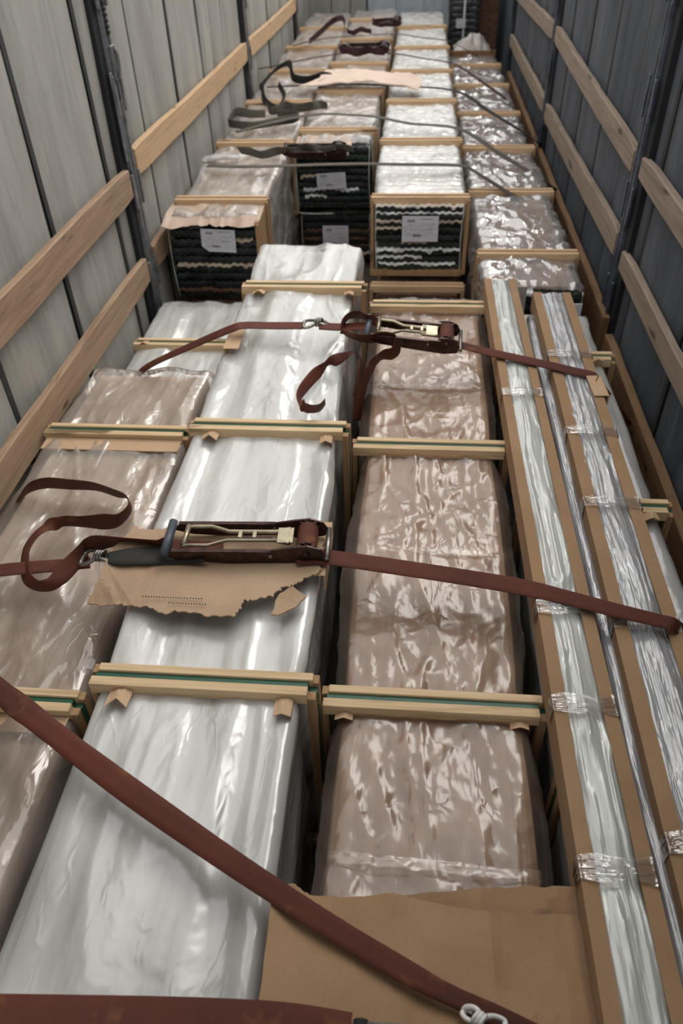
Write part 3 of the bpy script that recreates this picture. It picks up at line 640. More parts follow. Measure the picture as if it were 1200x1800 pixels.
# ---------------------------------------------------------------- long cartons on the right bundle
def carton(label, p0, p1, w, z0, z1, content, seed, lip=.036, tapes=(), tw=.05):
    """long open carton: two L-shaped cardboard edges, film wrapped content, clear tape bands"""
    t = thing('edge_profile_carton', label, 'carton', (p0[0], p0[1], z0)); L = math.hypot(p1[0] - p0[0], p1[1] - p0[1])
    t.rotation_euler = (0, 0, math.atan2(p1[1] - p0[1], p1[0] - p0[0]) - math.pi / 2)
    H = z1 - z0
    for s in (-1, 1):
        n = 60; P = []
        for k in range(n + 1):
            y = L * k / n; j = float(vn(np.array(y * 2.5), np.array(seed * 1.), 3)) * .003; xo = s * (w / 2 + j * .6); xi = s * (w / 2 - lip + j)
            q = [(xo, y, 0), (xo, y, H), (xi, y, H + .001), (xi, y, H - .004), (xo - s * .004, y, H - .004), (xo - s * .004, y, 0)]
            P.append(q if s < 0 else q[::-1])
        link('carton_edge', gridmesh('carton_edge', np.array(P), CARD, closed_u=True, caps=True, smooth=False), t)
    link('carton_base', box_me('carton_base', w - .012, L, .004, CARD, .001), t, (0, L / 2, .003))
    nx = 26; ny = int(L / .012); xs = np.linspace(-w / 2 + lip - .006, w / 2 - lip + .006, nx); ys = np.linspace(.005, L - .005, ny)
    X, Y = np.meshgrid(xs, ys); u = (X - xs[0]) / (xs[-1] - xs[0]) * 2 - 1
    pin = np.ones_like(Y)
    for ty in tapes: pin = np.minimum(pin, smooth(0, 1, np.abs(Y - ty) / .10))
    Z = H - .014 + .012 * (1 - u ** 2) + (.010 * fold(X, Y, 42, 1.6, seed) + .005 * fold(X, Y, 60, 5, seed + 1, 1.2)) * (.4 + .6 * pin) - .005 * (1 - pin)
    Z = np.minimum(Z, H + .012)
    link('wrapped_profile', gridmesh('wrapped_profile', np.stack([X, Y, Z], 2), content), t)
    Z2 = Z * 0 + H - .02
    link('profile_core', gridmesh('profile_core', np.stack([X, Y, Z2], 2)[::10], WHITE_PACK), t)
    for ty in tapes:
        q = [(-w / 2 - .003, ty, H * .45), (-w / 2 - .003, ty, H + .001), (-w / 2 + .01, ty, H + .005), (0, ty, H + .010), (w / 2 - .01, ty, H + .005), (w / 2 + .003, ty, H + .001), (w / 2 + .003, ty, H * .45)]
        q = catmull(q, 4); P = []
        for k in range(5):
            yy = (k / 4 - .5) * tw; P.append([(a, b + yy + .004 * math.sin(a * 60 + k), c + .001 * math.sin(k * 1.7 + a * 90)) for a, b, c in q])
        link('clear_tape', gridmesh('clear_tape', np.array(P), TAPE), t)
    link('end_flap', box_me('end_flap', w - .012, .003, H - .012, CARD, .001), t, (0, L - .002, H / 2))
    return t
carton('long cardboard carton with pale greenish film, next to the kraft bundle', (.443, .1), (.417, 3.44), .145, .715, .80, F_TRAY, 3, .032, (.60, .98, 1.28, 2.34))
carton('long cardboard carton with silvery film, nearer the right wall', (.628, .1), (.637, 3.30), .165, .715, .80, F_SILVER, 6, .037, (.66, 1.24, 1.72, 2.10, 2.63))
t = tube('foil_wrapped_tube', [(.543 + .003 * math.sin(k * .5) - .008 * k / 39, .1 + k * .078, .742 + .002 * math.sin(k)) for k in range(40)], lambda u: .020 + .0015 * math.sin(u * 90), F_SILVER, seg=14)
tag(t, 'thin silvery wrapped tube lying in the gap between the two long cartons', 'tube')
t2 = tube('tube_core', [(.543, .12, .742), (.535, 3.1, .742)], .015, INK_L, t, seg=10)

# measured world coordinates of straps and loose sheets (metres)
P = {
 'S1': [(-1.105, 1.195, 0.75, -1.092, 1.103, 0.75), (-1.001, 1.112, 0.765, -0.992, 1.027, 0.765), (-0.729, 0.92, 0.825, -0.796, 0.899, 0.82), (-0.511, 0.788, 0.838, -0.557, 0.755, 0.835), (-0.276, 0.657, 0.84, -0.339, 0.636, 0.84), (-0.087, 0.569, 0.825, -0.169, 0.551, 0.825), (0.04, 0.514, 0.81, -0.04, 0.495, 0.81), (0.12, 0.48, 0.8, 0.041, 0.465, 0.8), (0.199, 0.458, 0.79, 0.12, 0.441, 0.79), (0.275, 0.434, 0.78, 0.196, 0.414, 0.78)],
 'S2': [(-0.723, 0.396, 0.84, -0.688, 0.324, 0.84), (-0.662, 0.399, 0.84, -0.631, 0.327, 0.84), (-0.405, 0.411, 0.84, -0.39, 0.342, 0.84), (-0.248, 0.418, 0.84, -0.24, 0.348, 0.84), (-0.152, 0.42, 0.835, -0.15, 0.35, 0.835), (-0.055, 0.415, 0.83, -0.059, 0.349, 0.83)],
 'S3R': [(-0.293, 1.527, 0.845, -0.283, 1.451, 0.845), (-0.208, 1.527, 0.84, -0.203, 1.467, 0.84), (-0.038, 1.531, 0.815, -0.036, 1.466, 0.815), (0.159, 1.521, 0.795, 0.157, 1.455, 0.795), (0.335, 1.482, 0.8, 0.318, 1.422, 0.8), (0.462, 1.426, 0.815, 0.445, 1.376, 0.815), (0.569, 1.38, 0.825, 0.546, 1.334, 0.825), (0.662, 1.351, 0.825, 0.639, 1.31, 0.825), (0.708, 1.343, 0.815, 0.687, 1.304, 0.815), (0.794, 1.379, 0.7, 0.772, 1.349, 0.7)],
 'S3L': [(-1.281, 1.492, 0.74, -1.247, 1.42, 0.74), (-1.183, 1.516, 0.75, -1.153, 1.447, 0.75), (-1.08, 1.524, 0.755, -1.057, 1.466, 0.755), (-0.974, 1.526, 0.765, -0.956, 1.478, 0.765), (-0.901, 1.519, 0.785, -0.884, 1.471, 0.785)],
 'S3B': [(-0.823, 1.486, 0.835, -0.81, 1.445, 0.835), (-0.745, 1.507, 0.845, -0.764, 1.431, 0.84), (-0.617, 1.521, 0.845, -0.6, 1.447, 0.84), (-0.551, 1.519, 0.85, -0.534, 1.445, 0.85)],
 'S3T': [(-0.5, 1.531, 0.85, -0.492, 1.492, 0.85), (-0.568, 1.534, 0.85, -0.557, 1.484, 0.85), (-0.642, 1.529, 0.855, -0.631, 1.48, 0.85), (-0.685, 1.508, 0.87, -0.688, 1.524, 0.83), (-0.772, 1.516, 0.87, -0.792, 1.561, 0.8), (-0.86, 1.522, 0.87, -0.87, 1.528, 0.8), (-0.888, 1.517, 0.87, -0.92, 1.527, 0.79), (-0.925, 1.512, 0.83, -0.902, 1.512, 0.79), (-0.969, 1.474, 0.8, -0.92, 1.461, 0.78), (-0.994, 1.433, 0.78, -0.953, 1.426, 0.76), (-1.018, 1.422, 0.77, -1.018, 1.421, 0.74), (-1.058, 1.457, 0.77, -1.084, 1.447, 0.73), (-1.082, 1.504, 0.77, -1.127, 1.518, 0.73), (-1.091, 1.554, 0.77, -1.169, 1.622, 0.72), (-1.082, 1.619, 0.77, -1.151, 1.687, 0.73), (-1.065, 1.705, 0.73, -1.067, 1.701, 0.77), (-1.002, 1.718, 0.715, -0.999, 1.711, 0.77), (-0.935, 1.717, 0.71, -0.933, 1.725, 0.77), (-0.894, 1.739, 0.71, -0.886, 1.728, 0.77), (-0.879, 1.809, 0.71, -0.868, 1.776, 0.77), (-0.909, 1.868, 0.71, -0.892, 1.823, 0.77), (-0.947, 1.878, 0.71, -0.951, 1.853, 0.77), (-1.028, 1.908, 0.71, -1.024, 1.881, 0.77), (-1.121, 1.91, 0.71, -1.108, 1.892, 0.77), (-1.204, 1.912, 0.71, -1.186, 1.897, 0.77), (-1.26, 1.901, 0.7, -1.238, 1.88, 0.76), (-1.308, 1.9, 0.66, -1.27, 1.849, 0.73), (-1.354, 1.913, 0.6, -1.316, 1.872, 0.67)],
 'S4L': [(-1.187, 2.811, 0.62, -1.164, 2.773, 0.62), (-1.096, 2.786, 0.7, -1.071, 2.749, 0.7), (-0.889, 2.791, 0.8, -0.865, 2.743, 0.8), (-0.71, 2.742, 0.9, -0.699, 2.703, 0.89), (-0.656, 2.763, 0.905, -0.645, 2.705, 0.905), (-0.54, 2.766, 0.905, -0.531, 2.703, 0.905), (-0.421, 2.77, 0.905, -0.414, 2.707, 0.905)],
 'S4B': [(-0.356, 2.761, 0.91, -0.349, 2.694, 0.91), (-0.265, 2.764, 0.91, -0.258, 2.678, 0.91), (-0.164, 2.777, 0.91, -0.159, 2.69, 0.91)],
 'S4R': [(0.12, 2.791, 0.86, 0.119, 2.71, 0.86), (0.189, 2.779, 0.83, 0.188, 2.722, 0.83), (0.324, 2.745, 0.815, 0.315, 2.681, 0.815), (0.516, 2.67, 0.81, 0.505, 2.613, 0.81), (0.638, 2.613, 0.81, 0.625, 2.558, 0.81), (0.713, 2.595, 0.8, 0.696, 2.545, 0.8), (0.73, 2.559, 0.79, 0.71, 2.517, 0.79), (0.855, 2.695, 0.6, 0.836, 2.678, 0.6), (0.96, 2.779, 0.45, 0.939, 2.765, 0.45)],
 'S4T': [(-0.107, 2.808, 0.9, -0.106, 2.776, 0.89), (-0.165, 2.751, 0.95, -0.167, 2.78, 0.91), (-0.195, 2.76, 0.96, -0.199, 2.816, 0.9), (-0.23, 2.749, 0.96, -0.236, 2.811, 0.9), (-0.253, 2.696, 0.96, -0.25, 2.745, 0.91), (-0.259, 2.66, 0.94, -0.247, 2.726, 0.9), (-0.243, 2.67, 0.9, -0.221, 2.624, 0.94), (-0.207, 2.659, 0.89, -0.19, 2.588, 0.95), (-0.168, 2.69, 0.86, -0.157, 2.621, 0.93), (-0.127, 2.71, 0.85, -0.113, 2.66, 0.92), (-0.079, 2.724, 0.85, -0.084, 2.67, 0.92), (-0.04, 2.727, 0.84, -0.049, 2.663, 0.91), (-0.027, 2.703, 0.83, -0.054, 2.646, 0.89), (-0.036, 2.702, 0.8, -0.065, 2.653, 0.86), (-0.062, 2.683, 0.79, -0.091, 2.64, 0.86), (-0.096, 2.699, 0.78, -0.121, 2.597, 0.86), (-0.119, 2.674, 0.77, -0.144, 2.573, 0.85), (-0.129, 2.638, 0.76, -0.158, 2.527, 0.84), (-0.146, 2.612, 0.73, -0.181, 2.511, 0.81), (-0.162, 2.574, 0.69, -0.195, 2.493, 0.76), (-0.17, 2.548, 0.65, -0.199, 2.465, 0.71), (-0.175, 2.526, 0.6, -0.202, 2.446, 0.66)],
 'S4U': [(-0.183, 2.526, 0.72, -0.2, 2.445, 0.77), (-0.175, 2.55, 0.76, -0.189, 2.46, 0.82), (-0.169, 2.596, 0.8, -0.18, 2.508, 0.87), (-0.179, 2.625, 0.83, -0.187, 2.534, 0.9), (-0.205, 2.624, 0.86, -0.207, 2.504, 0.91), (-0.232, 2.593, 0.87, -0.235, 2.552, 0.86), (-0.268, 2.544, 0.88, -0.262, 2.528, 0.86), (-0.31, 2.497, 0.88, -0.297, 2.528, 0.85), (-0.345, 2.451, 0.88, -0.317, 2.464, 0.84), (-0.374, 2.364, 0.88, -0.34, 2.402, 0.84), (-0.386, 2.291, 0.88, -0.361, 2.341, 0.84), (-0.377, 2.235, 0.875, -0.371, 2.292, 0.845), (-0.353, 2.222, 0.84, -0.347, 2.214, 0.88), (-0.324, 2.221, 0.835, -0.317, 2.188, 0.89), (-0.299, 2.235, 0.835, -0.292, 2.198, 0.89), (-0.285, 2.277, 0.835, -0.28, 2.23, 0.89)],
 'A': [(-1.262, 4.839, 0.9), (-1.02, 4.779, 0.91), (-0.716, 4.729, 0.93), (-0.493, 4.715, 0.94), (-0.293, 4.758, 0.93), (-0.093, 4.849, 0.9), (0.277, 4.874, 0.885), (0.375, 4.903, 0.84), (0.606, 4.848, 0.72), (0.841, 4.714, 0.62), (0.982, 4.834, 0.5)],
 'B': [(-1.228, 5.594, 0.9), (-0.993, 5.758, 0.92), (-0.709, 5.924, 0.93), (-0.442, 5.899, 0.93), (-0.261, 5.916, 0.91), (-0.038, 5.824, 0.89), (0.306, 5.687, 0.885), (0.578, 5.469, 0.78), (0.828, 5.306, 0.68), (0.972, 5.498, 0.55)],
 'Cc': [(-1.224, 6.953, 0.9), (-0.885, 6.899, 0.92), (-0.511, 6.87, 0.93), (-0.146, 6.94, 0.9), (0.314, 6.811, 0.885), (0.576, 6.614, 0.78), (0.848, 6.353, 0.68), (0.996, 6.55, 0.55)],
 'Dd': [(-1.416, 7.681, 0.9), (-1.204, 7.836, 0.91), (-0.915, 8.07, 0.92), (-0.6, 8.118, 0.94), (-0.231, 8.181, 0.92), (0.035, 8.063, 0.9), (0.332, 7.845, 0.885), (0.598, 7.706, 0.76), (0.862, 7.411, 0.64)],
 'Ee': [(-1.243, 8.727, 0.91), (-0.949, 8.951, 0.93), (-0.544, 8.976, 0.95), (-0.202, 9.142, 0.93), (0.032, 9.119, 0.9), (0.319, 8.965, 0.885), (0.635, 9.231, 0.7)],
}
PT = {
 'torn': [(-0.842, 1.325, 0.79), (-0.835, 1.347, 0.8), (-0.821, 1.393, 0.82), (-0.818, 1.513, 0.825), (-0.785, 1.6, 0.825), (-0.737, 1.592, 0.825), (-0.643, 1.612, 0.825), (-0.549, 1.612, 0.825), (-0.454, 1.6, 0.825), (-0.335, 1.586, 0.825), (-0.221, 1.569, 0.825), (-0.217, 1.499, 0.825), (-0.218, 1.439, 0.825), (-0.257, 1.42, 0.825), (-0.285, 1.393, 0.825), (-0.31, 1.385, 0.825), (-0.332, 1.349, 0.825), (-0.378, 1.33, 0.825), (-0.405, 1.328, 0.825), (-0.408, 1.304, 0.825), (-0.422, 1.276, 0.825), (-0.5, 1.275, 0.825), (-0.556, 1.288, 0.825), (-0.613, 1.276, 0.825), (-0.653, 1.294, 0.825), (-0.71, 1.312, 0.815), (-0.777, 1.317, 0.8)],
 'scrap': [(-0.326, 1.289, 0.825), (-0.323, 1.349, 0.825), (-0.305, 1.37, 0.83), (-0.284, 1.387, 0.835), (-0.243, 1.354, 0.825), (-0.268, 1.32, 0.825), (-0.308, 1.286, 0.825)],
 'box': [(-0.22, 0.584, 0.81), (-0.216, 0.616, 0.8), (-0.186, 0.628, 0.8), (-0.152, 0.613, 0.79), (-0.07, 0.617, 0.78), (0.006, 0.639, 0.76), (0.129, 0.628, 0.74), (0.217, 0.624, 0.735), (0.361, 0.636, 0.73), (0.378, 0.608, 0.73), (0.381, 0.456, 0.74), (0.395, 0.375, 0.74), (-0.212, 0.311, 0.82), (-0.214, 0.421, 0.82)],
 'boxback': [(-0.016, 0.639, 0.74), (0.018, 0.645, 0.74), (0.165, 0.669, 0.73), (0.278, 0.684, 0.73), (0.381, 0.687, 0.73), (0.388, 0.672, 0.73), (0.386, 0.613, 0.72), (0.238, 0.592, 0.72), (0.02, 0.582, 0.73)],
 'farsheet': [(-0.961, 6.83, 0.91), (-0.808, 7.053, 0.93), (-0.765, 7.353, 0.94), (-0.439, 7.203, 0.96), (-0.199, 7.13, 0.95), (0.013, 7.114, 0.93), (0.047, 6.9, 0.91), (0.016, 6.753, 0.9), (-0.188, 6.813, 0.93), (-0.416, 6.826, 0.95), (-0.645, 6.827, 0.94)],
}
# ---------------------------------------------------------------- cardboard pieces
def card_sheet(name, pts, mat, label, cat='cardboard', seed=0, th=.004, jag=.004, creases=1.0, sub=7, group=None, curl=0.0):
    """irregular torn cardboard sheet, triangulated inside, with thickness and creases"""
    pts = [Vector(p) for p in pts]; out = []
    n = len(pts)
    for i in range(n):
        a, b = pts[i], pts[(i + 1) % n]
        for k in range(sub):
            p = a.lerp(b, k / sub); d = (b - a).normalized(); j = rng.uniform(-jag, jag); out.append((p.x - d.y * j, p.y + d.x * j, p.z))
    bm = bmesh.new(); vs_ = [bm.verts.new(p) for p in out]; bm.faces.new(vs_)
    if bm.faces[:][0].normal.z < 0: bmesh.ops.reverse_faces(bm, faces=bm.faces[:])
    bmesh.ops.triangulate(bm, faces=bm.faces[:])
    for _ in range(3):
        ed = [e for e in bm.edges if e.calc_length() > .035 and not e.is_boundary]
        bmesh.ops.subdivide_edges(bm, edges=ed, cuts=1, use_grid_fill=False); bmesh.ops.triangulate(bm, faces=[f for f in bm.faces if len(f.verts) > 3])
    bmesh.ops.beautify_fill(bm, faces=bm.faces[:], edges=bm.edges[:])
    cx = sum(p.x for p in pts) / n; cy = sum(p.y for p in pts) / n
    for v in bm.verts:
        x, y = v.co.x, v.co.y
        c = float(fold(np.array(x), np.array(y), 7, 3, seed, .8)) * .006 + float(vn(np.array(x * 11), np.array(y * 9), seed + 1)) * .004
        v.co.z += c * creases + curl * ((x - cx) ** 2 + (y - cy) ** 2)
    g = bmesh.ops.extrude_face_region(bm, geom=bm.faces[:]); 
    for v in [e for e in g['geom'] if isinstance(e, bmesh.types.BMVert)]: v.co.z += th
    bmesh.ops.recalc_face_normals(bm, faces=bm.faces[:])
    me = bpy.data.meshes.new(name); bm.to_mesh(me); bm.free(); me.materials.append(mat)
    o = link(name, me); tag(o, label, cat, group); return o
tc_ = card_sheet('torn_cardboard', PT['torn'], CARD_T, 'torn piece of brown cardboard lying under the near ratchet on the white bundle', seed=2, jag=.005)
card_sheet('cardboard_scrap', PT['scrap'], CARD_T, 'small torn scrap of cardboard at the right tip of the torn sheet', seed=5, jag=.003, sub=4)
V = []; Fq = []
for k in range(36):   # punched perforation holes along the torn edge
    x = (-.675 + k * .0075) if k < 22 else (-.60 + (k - 22) * .0075); y = (1.322 if k < 22 else 1.303) + .001 * (k % 2); z = .8405; i = len(V); a = .0019
    V += [(x - a, y - a, z), (x + a, y - a, z), (x + a, y + a, z), (x - a, y + a, z)]; Fq.append((i, i + 1, i + 2, i + 3))
o = link('perforations', mesh('perforations', V, Fq, BLACK), tc_); o['kind'] = 'stuff'
bx_ = card_sheet('flattened_box', PT['box'], CARD, 'large flattened brown cardboard box at the bottom of the photo', seed=9, jag=.0015, creases=2.0)
card_sheet('folded_box_flap', PT['boxback'], CARD, 'creased cardboard flap tucked behind the large flattened box', seed=12, jag=.002, creases=2.2)
card_sheet('folded_card_sheet', PT['farsheet'], CARD_FAR, 'pale pinkish cardboard sheet draped across the far columns', seed=15, jag=.006, creases=2.0, th=.01)
def pad(x0, x1, y0, y1, z, label, rz=0, dx=.03):
    """cardboard pad folded over an edge below a strap"""
    t = thing('cardboard_pad', label, 'cardboard', ((x0 + x1) / 2, (y0 + y1) / 2, z), rz)
    hx, hy_ = (x1 - x0) / 2, (y1 - y0) / 2
    link('top_flap', box_me('top_flap', hx * 2, hy_ * 2, .004, CARD_L, .001), t, (0, 0, 0))
    o = link('side_flap', box_me('side_flap', .004, hy_ * 2, .06, CARD_L, .001), t, (dx, 0, -.028)); return t
pad(-.72, -.66, 2.62, 2.84, .862, 'folded light cardboard pad under the second strap on the white bundle edge', .0, -.03)
pad(.675, .728, 2.42, 2.56, .806, 'folded cardboard pad under the second strap on the silvery carton', .05, .026)
pad(-.245, -.205, 1.44, 1.66, .824, 'narrow cardboard pad under the near ratchet at the white bundle edge', 0, .02)

# ---------------------------------------------------------------- straps
def ratchet(root, M, L=.44, W=.115, body=RUST, lever=ZINC, grip=GRIP, web=WEB, open_=True, name='ratchet_buckle'):
    """ratchet buckle: two side plates, spindle wound with webbing, inner plates, grip bar, lever frame, bolts.
    local x runs from the grip (0) to the far end (L)"""
    e = bpy.data.objects.new(name, None); COL.objects.link(e); e.parent = root; e.matrix_world = M; e.empty_display_size = .05
    e.matrix_parent_inverse = Matrix.Identity(4); e.matrix_basis = M if root.matrix_world == Matrix.Identity(4) else root.matrix_world.inverted() @ M
    for s in (-1, 1):
        pr = [(0, .010), (.03, .028), (.10, .024), (.20, .030), (.30, .034), (L - .09, .045), (L - .05, .050), (L - .015, .038), (L, .012), (L - .01, -.012), (L - .06, -.022), (.22, -.018), (.06, -.008)]
        y0, y1 = s * (W / 2), s * (W / 2 - .006); n = len(pr)
        v = [(a, y0, b) for a, b in pr] + [(a, y1, b) for a, b in pr]
        f = [tuple(range(n)), tuple(range(2 * n - 1, n - 1, -1))] + [(i, n + i, n + (i + 1) % n, (i + 1) % n) for i in range(n)]
        link('side_plate', mesh('side_plate', v, f, body), e)
        lip = box_me('plate_lip', L * .62, .014, .005, body, .001)
        link('plate_lip', lip, e, (L * .36, s * (W / 2 - .002), .030))
        ring = [(L - .055 + .030 * math.cos(q), s * (W / 2 + .001), .020 + .030 * math.sin(q)) for q in [k * math.pi / 10 for k in range(20)]]
        P = []
        for k in range(24):
            q = k * math.pi / 12; rr = .034 if k % 2 else .028
            P.append((L - .055 + rr * math.cos(q), s * (W / 2 - .010), .020 + rr * math.sin(q)))
        P2 = [(a, b - s * .004, c) for a, b, c in P]; n = len(P)
        link('toothed_wheel', mesh('toothed_wheel', P + P2, [tuple(range(n)), tuple(range(2 * n - 1, n - 1, -1))] + [(i, n + i, n + (i + 1) % n, (i + 1) % n) for i in range(n)], body), e)
        tube('rivet', [(L * .66, s * (W / 2 - .008), .014), (L * .66, s * (W / 2 + .005), .014)], .006, HOOK, e)
    tube('grip_bar', [(.005, -W / 2 - .008, .026), (.005, W / 2 + .008, .026)], .013, grip, e, seg=12)
    # wound webbing drum
    P = []
    for k in range(25):
        q = 2 * math.pi * k / 24; P.append([(L - .055 + .029 * math.cos(q), y, .022 + .029 * math.sin(q)) for y in (-W / 2 + .016, -W / 2 + .018, 0, W / 2 - .018, W / 2 - .016)])
    dm = gridmesh('wound_webbing', np.array(P)[::-1], web); uvl = dm.uv_layers.new(name='weave')
    for lp in dm.loops: c = dm.vertices[lp.vertex_index].co; uvl.data[lp.index].uv = (math.atan2(c.z - .022, c.x - L + .055) * .03, c.y)
    link('wound_webbing', dm, e)
    tube('spindle', [(L - .055, -W / 2 - .008, .022), (L - .055, W / 2 + .008, .022)], .010, body, e, seg=12)
    tube('anchor_bolt', [(L + .002, -W / 2 - .004, .006), (L + .002, W / 2 + .004, .006)], .008, HOOK, e, seg=10)
    if open_:
        z = .034; h = W / 2 - .020
        lf = [(.055, -h, z), (.055, h, z), (.12, h, z), (.17, .018, z), (.30, .018, z), (.335, .030, z), (L - .11, .030, z), (L - .11, -.030, z), (.335, -.030, z), (.30, -.018, z), (.17, -.018, z), (.12, -h, z)]
        lf = [(a * L / .44, b, c) for a, b, c in lf]
        pts = []
        for i in range(len(lf)):
            a = np.array(lf[i]); b_ = np.array(lf[(i + 1) % len(lf)])
            for k in range(4): pts.append(tuple(a + (b_ - a) * k / 4))
        tube('lever_frame', pts, .0065, lever, e, seg=6, closed=True, flat=.6)
        tube('lever_bar', [(.055 * L / .44, -h, z + .002), (.055 * L / .44, h, z + .002)], .008, lever, e)
        link('lever_plate', box_me('lever_plate', .045, .062, .004, ZINC, .001), e, (L - .115, 0, z + .003))
        link('lever_web', box_me('lever_web', .10, .012, .004, body, .001), e, (.24 * L / .44, 0, z - .006))
        for x in (.02, .06):
            link('lever_ear', box_me('lever_ear', .012, .03, .014, ZINC, .001), e, (L * .42 + x * 0 + x, 0, z + .002))
    return e
def frameM(o, xdir, tilt=0):
    x = Vector(xdir).normalized(); z = Vector((0, 0, 1)); y = z.cross(x).normalized(); z = x.cross(y)
    M = Matrix((x, y, z)).transposed().to_4x4(); return Matrix.Translation(o) @ M @ Matrix.Rotation(tilt, 4, 'X')
def wire_hook(root, c, xdir, s=1.0, mat=None):
    """double J wire hook with a twisted neck"""
    e = bpy.data.objects.new('wire_hook', None); COL.objects.link(e); e.parent = root; e.matrix_basis = frameM(c, xdir) @ Matrix.Scale(s, 4); e.empty_display_size = .03
    mat = mat or HOOK
    for q in (-1, 1):
        pts = [(-.045, q * .030, 0), (-.05, q * .012, .002), (-.045, q * .030, 0), (-.02, q * .026, .004), (0, q * .010, .010), (.012, -q * .010, .012), (.030, -q * .016, .008), (.045, -q * .012, .0), (.052, -q * .004, -.008), (.045, q * .008, -.012), (.03, q * .010, -.008)]
        tube('hook_wire', catmull(pts, 5), .0062, mat, e)
    tube('hook_eye', catmull([(-.045, -.030, 0), (-.05, 0, .001), (-.045, .030, 0)], 5), .0062, mat, e)
    for k in range(3):
        R = .014; pts = [(.002 + k * .009 + .004 * math.cos(a), R * math.cos(a), .010 + R * math.sin(a)) for a in [i * math.pi / 8 for i in range(16)]]
        tube('wire_wrap', pts, .005, mat, e, closed=True)
    return e
GL = 'lashing straps across the load'
# strap 1: wide diagonal in the foreground
t = thing('lashing_strap', 'wide rust red strap running diagonally across the foreground', 'strap', group=GL)
ribbon('webbing', P['S1'], WEB, t, .070, .004, wmin=.06)
wire_hook(t, (.165, .425, .80), (-.6, .3, 0), .7, HOOK_W)
# strap 2: bottom edge
t = thing('lashing_strap', 'rust red strap with a black ratchet end along the bottom edge of the photo', 'strap', group=GL)
ribbon('webbing', P['S2'], WEB, t, .070, .004, wmin=.06)
ratchet(t, frameM((-.045, .352, .785), (1, .02, 0)), .30, .10, STEEL, STEEL, BLACK)
# strap 3: near cross strap with ratchet
t = thing('lashing_strap', 'rust red strap with the big near ratchet over torn cardboard and a looped loose end', 'strap', group=GL)
ribbon('webbing', P['S3R'], WEB, t, .062, .004); ribbon('webbing', P['S3L'], WEB, t, .055, .004)
ribbon('black_webbing', P['S3B'], WEB_B, t, .070, .005)['label'] = 'stiff black webbing between hook and ratchet'
ribbon('loose_webbing', P['S3T'], WEB, t, .066, .003, sub=10)
ratchet(t, frameM((-.655, 1.518, .846), (1, .045, 0.0)), .45, .118)
wire_hook(t, (-.858, 1.487, .812), (1, -.1, .1), .95)
# strap 4
t = thing('lashing_strap', 'rust red strap with the second ratchet, crossing the white and kraft bundles with loose loops', 'strap', group=GL)
ribbon('webbing', P['S4L'], WEB, t, .060, .004); ribbon('webbing', P['S4B'], WEB, t, .060, .004); ribbon('webbing', P['S4R'], WEB, t, .058, .004, wmin=.035)
ribbon('loose_webbing', P['S4T'], WEB, t, .115, .003, sub=10); ribbon('loose_webbing', P['S4U'], WEB, t, .10, .003, sub=10)
ratchet(t, frameM((-.165, 2.735, .885), (1, -.03, -.09), .10), .37, .125)
wire_hook(t, (-.365, 2.75, .905), (1, 0, 0), 1.0)

def flat_rows(c, w, ups=None):
    c = np.array(c); t_ = np.gradient(c, axis=0); t_ /= np.linalg.norm(t_, axis=1, keepdims=True)
    u = np.array([0, 0, 1.]); s = np.cross(t_, u); s /= np.linalg.norm(s, axis=1, keepdims=True) + 1e-9
    return [tuple(a + b * w / 2) + tuple(a - b * w / 2) for a, b in zip(c, s)]
def stand_rows(c, w, tw=0.0):
    return [(x, y + w * .25 * math.sin(i * tw), z + w / 2, x, y - w * .25 * math.sin(i * tw), z - w / 2) for i, (x, y, z) in enumerate(c)]
def far_strap(label, key, webm, rat=None, body=RUST, loops=(), w=.045):
    t = thing('lashing_strap', label, 'strap', group=GL)
    ribbon('webbing', flat_rows(P[key], w), webm, t, w, .004, wmin=.02)
    if rat: ratchet(t, frameM(rat[0], rat[1], .25), rat[2], .10, body, body, body, webm, False)
    for lp in loops: ribbon('loose_webbing', lp, webm if len(loops) < 9 else webm, t, .06, .004, sub=8, wmin=.03)
    return t
def bunch(cx, cy, cz, dx, dy, n, amp, seed, w=.05):
    r = random.Random(seed); c = [(cx + dx * i / (n - 1), cy + dy * i / (n - 1) + amp * math.sin(i * 2.2 + seed), cz + .012 * (1 + math.sin(i * 1.7 + seed))) for i in range(n)]
    return [(x, y + r.uniform(-.02, .02), z + w * .5, x + r.uniform(-.01, .03), y, z - w * .45) for x, y, z in c]
s5 = far_strap('olive strap with bunched dark ratchet over the black ended bundle in the second column', 'A', WEB_D, ((-.82, 5.10, .90), (1, .02, .0), .40), RUST,
    [bunch(-1.12, 5.06, .90, .62, .03, 9, .02, 1), bunch(-.80, 5.08, .915, .40, .0, 8, .02, 4)], .05)
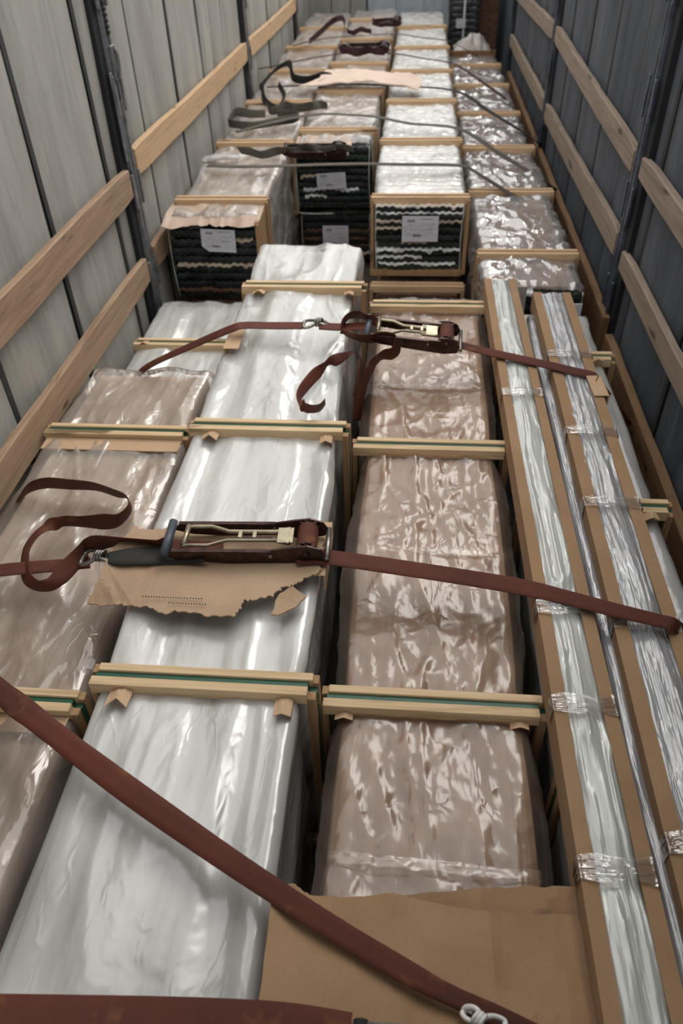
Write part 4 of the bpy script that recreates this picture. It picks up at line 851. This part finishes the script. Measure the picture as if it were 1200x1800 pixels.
# white plastic wrapped end of that strap on the left bundle
o = ribbon('white_wrapping', flat_rows([(-1.33, 5.02, .885), (-1.24, 5.01, .90), (-1.16, 5.01, .905), (-1.10, 5.02, .90)], .075), F_WHITE, s5, .075, .02); o['label'] = 'white plastic wrapped round the strap'
far_strap('grey green strap with a dark bunched end lying behind the first far frames', 'B', WEB_D, None, RUST,
    [bunch(-1.12, 6.16, .90, .46, .10, 10, .03, 2, .07), [(-1.32, 5.78, .94, -1.32, 5.80, .88), (-1.25, 5.70, .95, -1.25, 5.72, .89), (-1.12, 5.76, .93, -1.14, 5.72, .88), (-.98, 5.85, .94, -.98, 5.80, .88), (-.86, 5.90, .95, -.86, 5.86, .88), (-.85, 5.98, .94, -.85, 5.98, .89), (-1.0, 6.02, .94, -1.0, 6.0, .90)],
     [(-1.33, 5.84, .93, -1.33, 5.84, .88), (-1.30, 6.0, .97, -1.30, 5.98, .90), (-1.18, 6.02, .95, -1.20, 5.98, .89), (-1.10, 6.08, .93, -1.10, 6.06, .88)]], .05)
far_strap('black looped strap standing left of the pale folded card sheet', 'Cc', WEB_B, None, RUST,
    [[(-1.28, 6.9, .93, -1.28, 6.9, .88), (-1.16, 7.1, 1.02, -1.20, 7.1, .96), (-1.05, 7.2, 1.06, -1.08, 7.15, 1.0), (-1.0, 7.0, .99, -1.02, 7.0, .93), (-.9, 7.05, .96, -.9, 7.05, .90), (-.78, 7.15, .98, -.78, 7.15, .90), (-.70, 7.1, .96, -.72, 7.1, .90), (-.8, 6.95, .94, -.8, 6.95, .88)],
     [(-1.22, 6.75, .99, -1.24, 6.75, .94), (-1.16, 6.5, .92, -1.19, 6.5, .88), (-1.04, 6.35, .90, -1.08, 6.35, .88), (-1.02, 6.6, .92, -1.05, 6.6, .89), (-1.12, 6.95, .94, -1.14, 6.95, .90)]], .045)
far_strap('thin dark strap with a long maroon ratchet resting on the far second column', 'Dd', WEB_F, ((-.66, 8.20, .96), (1, -.02, .0), .40), WEB_F and RUST,
    [bunch(-.74, 8.15, .95, .44, .0, 9, .03, 6, .08), bunch(-.70, 8.10, .94, .38, .0, 7, .03, 7, .06)], .04)
far_strap('farthest maroon strap with a small ratchet and a raised loop', 'Ee', WEB_F, ((-.48, 9.5, .97), (1, .02, .05), .30), RUST,
    [[(-1.10, 8.9, .94, -1.10, 8.9, .89), (-1.0, 9.1, 1.0, -1.0, 9.1, .94), (-.90, 9.3, 1.06, -.90, 9.3, 1.0), (-.80, 9.4, 1.08, -.80, 9.35, 1.02), (-.76, 9.3, 1.03, -.77, 9.3, .97)], bunch(-.50, 9.48, .97, .30, .0, 6, .02, 8, .08), bunch(-.74, 9.2, .94, .25, .05, 6, .02, 9, .05)], .04)
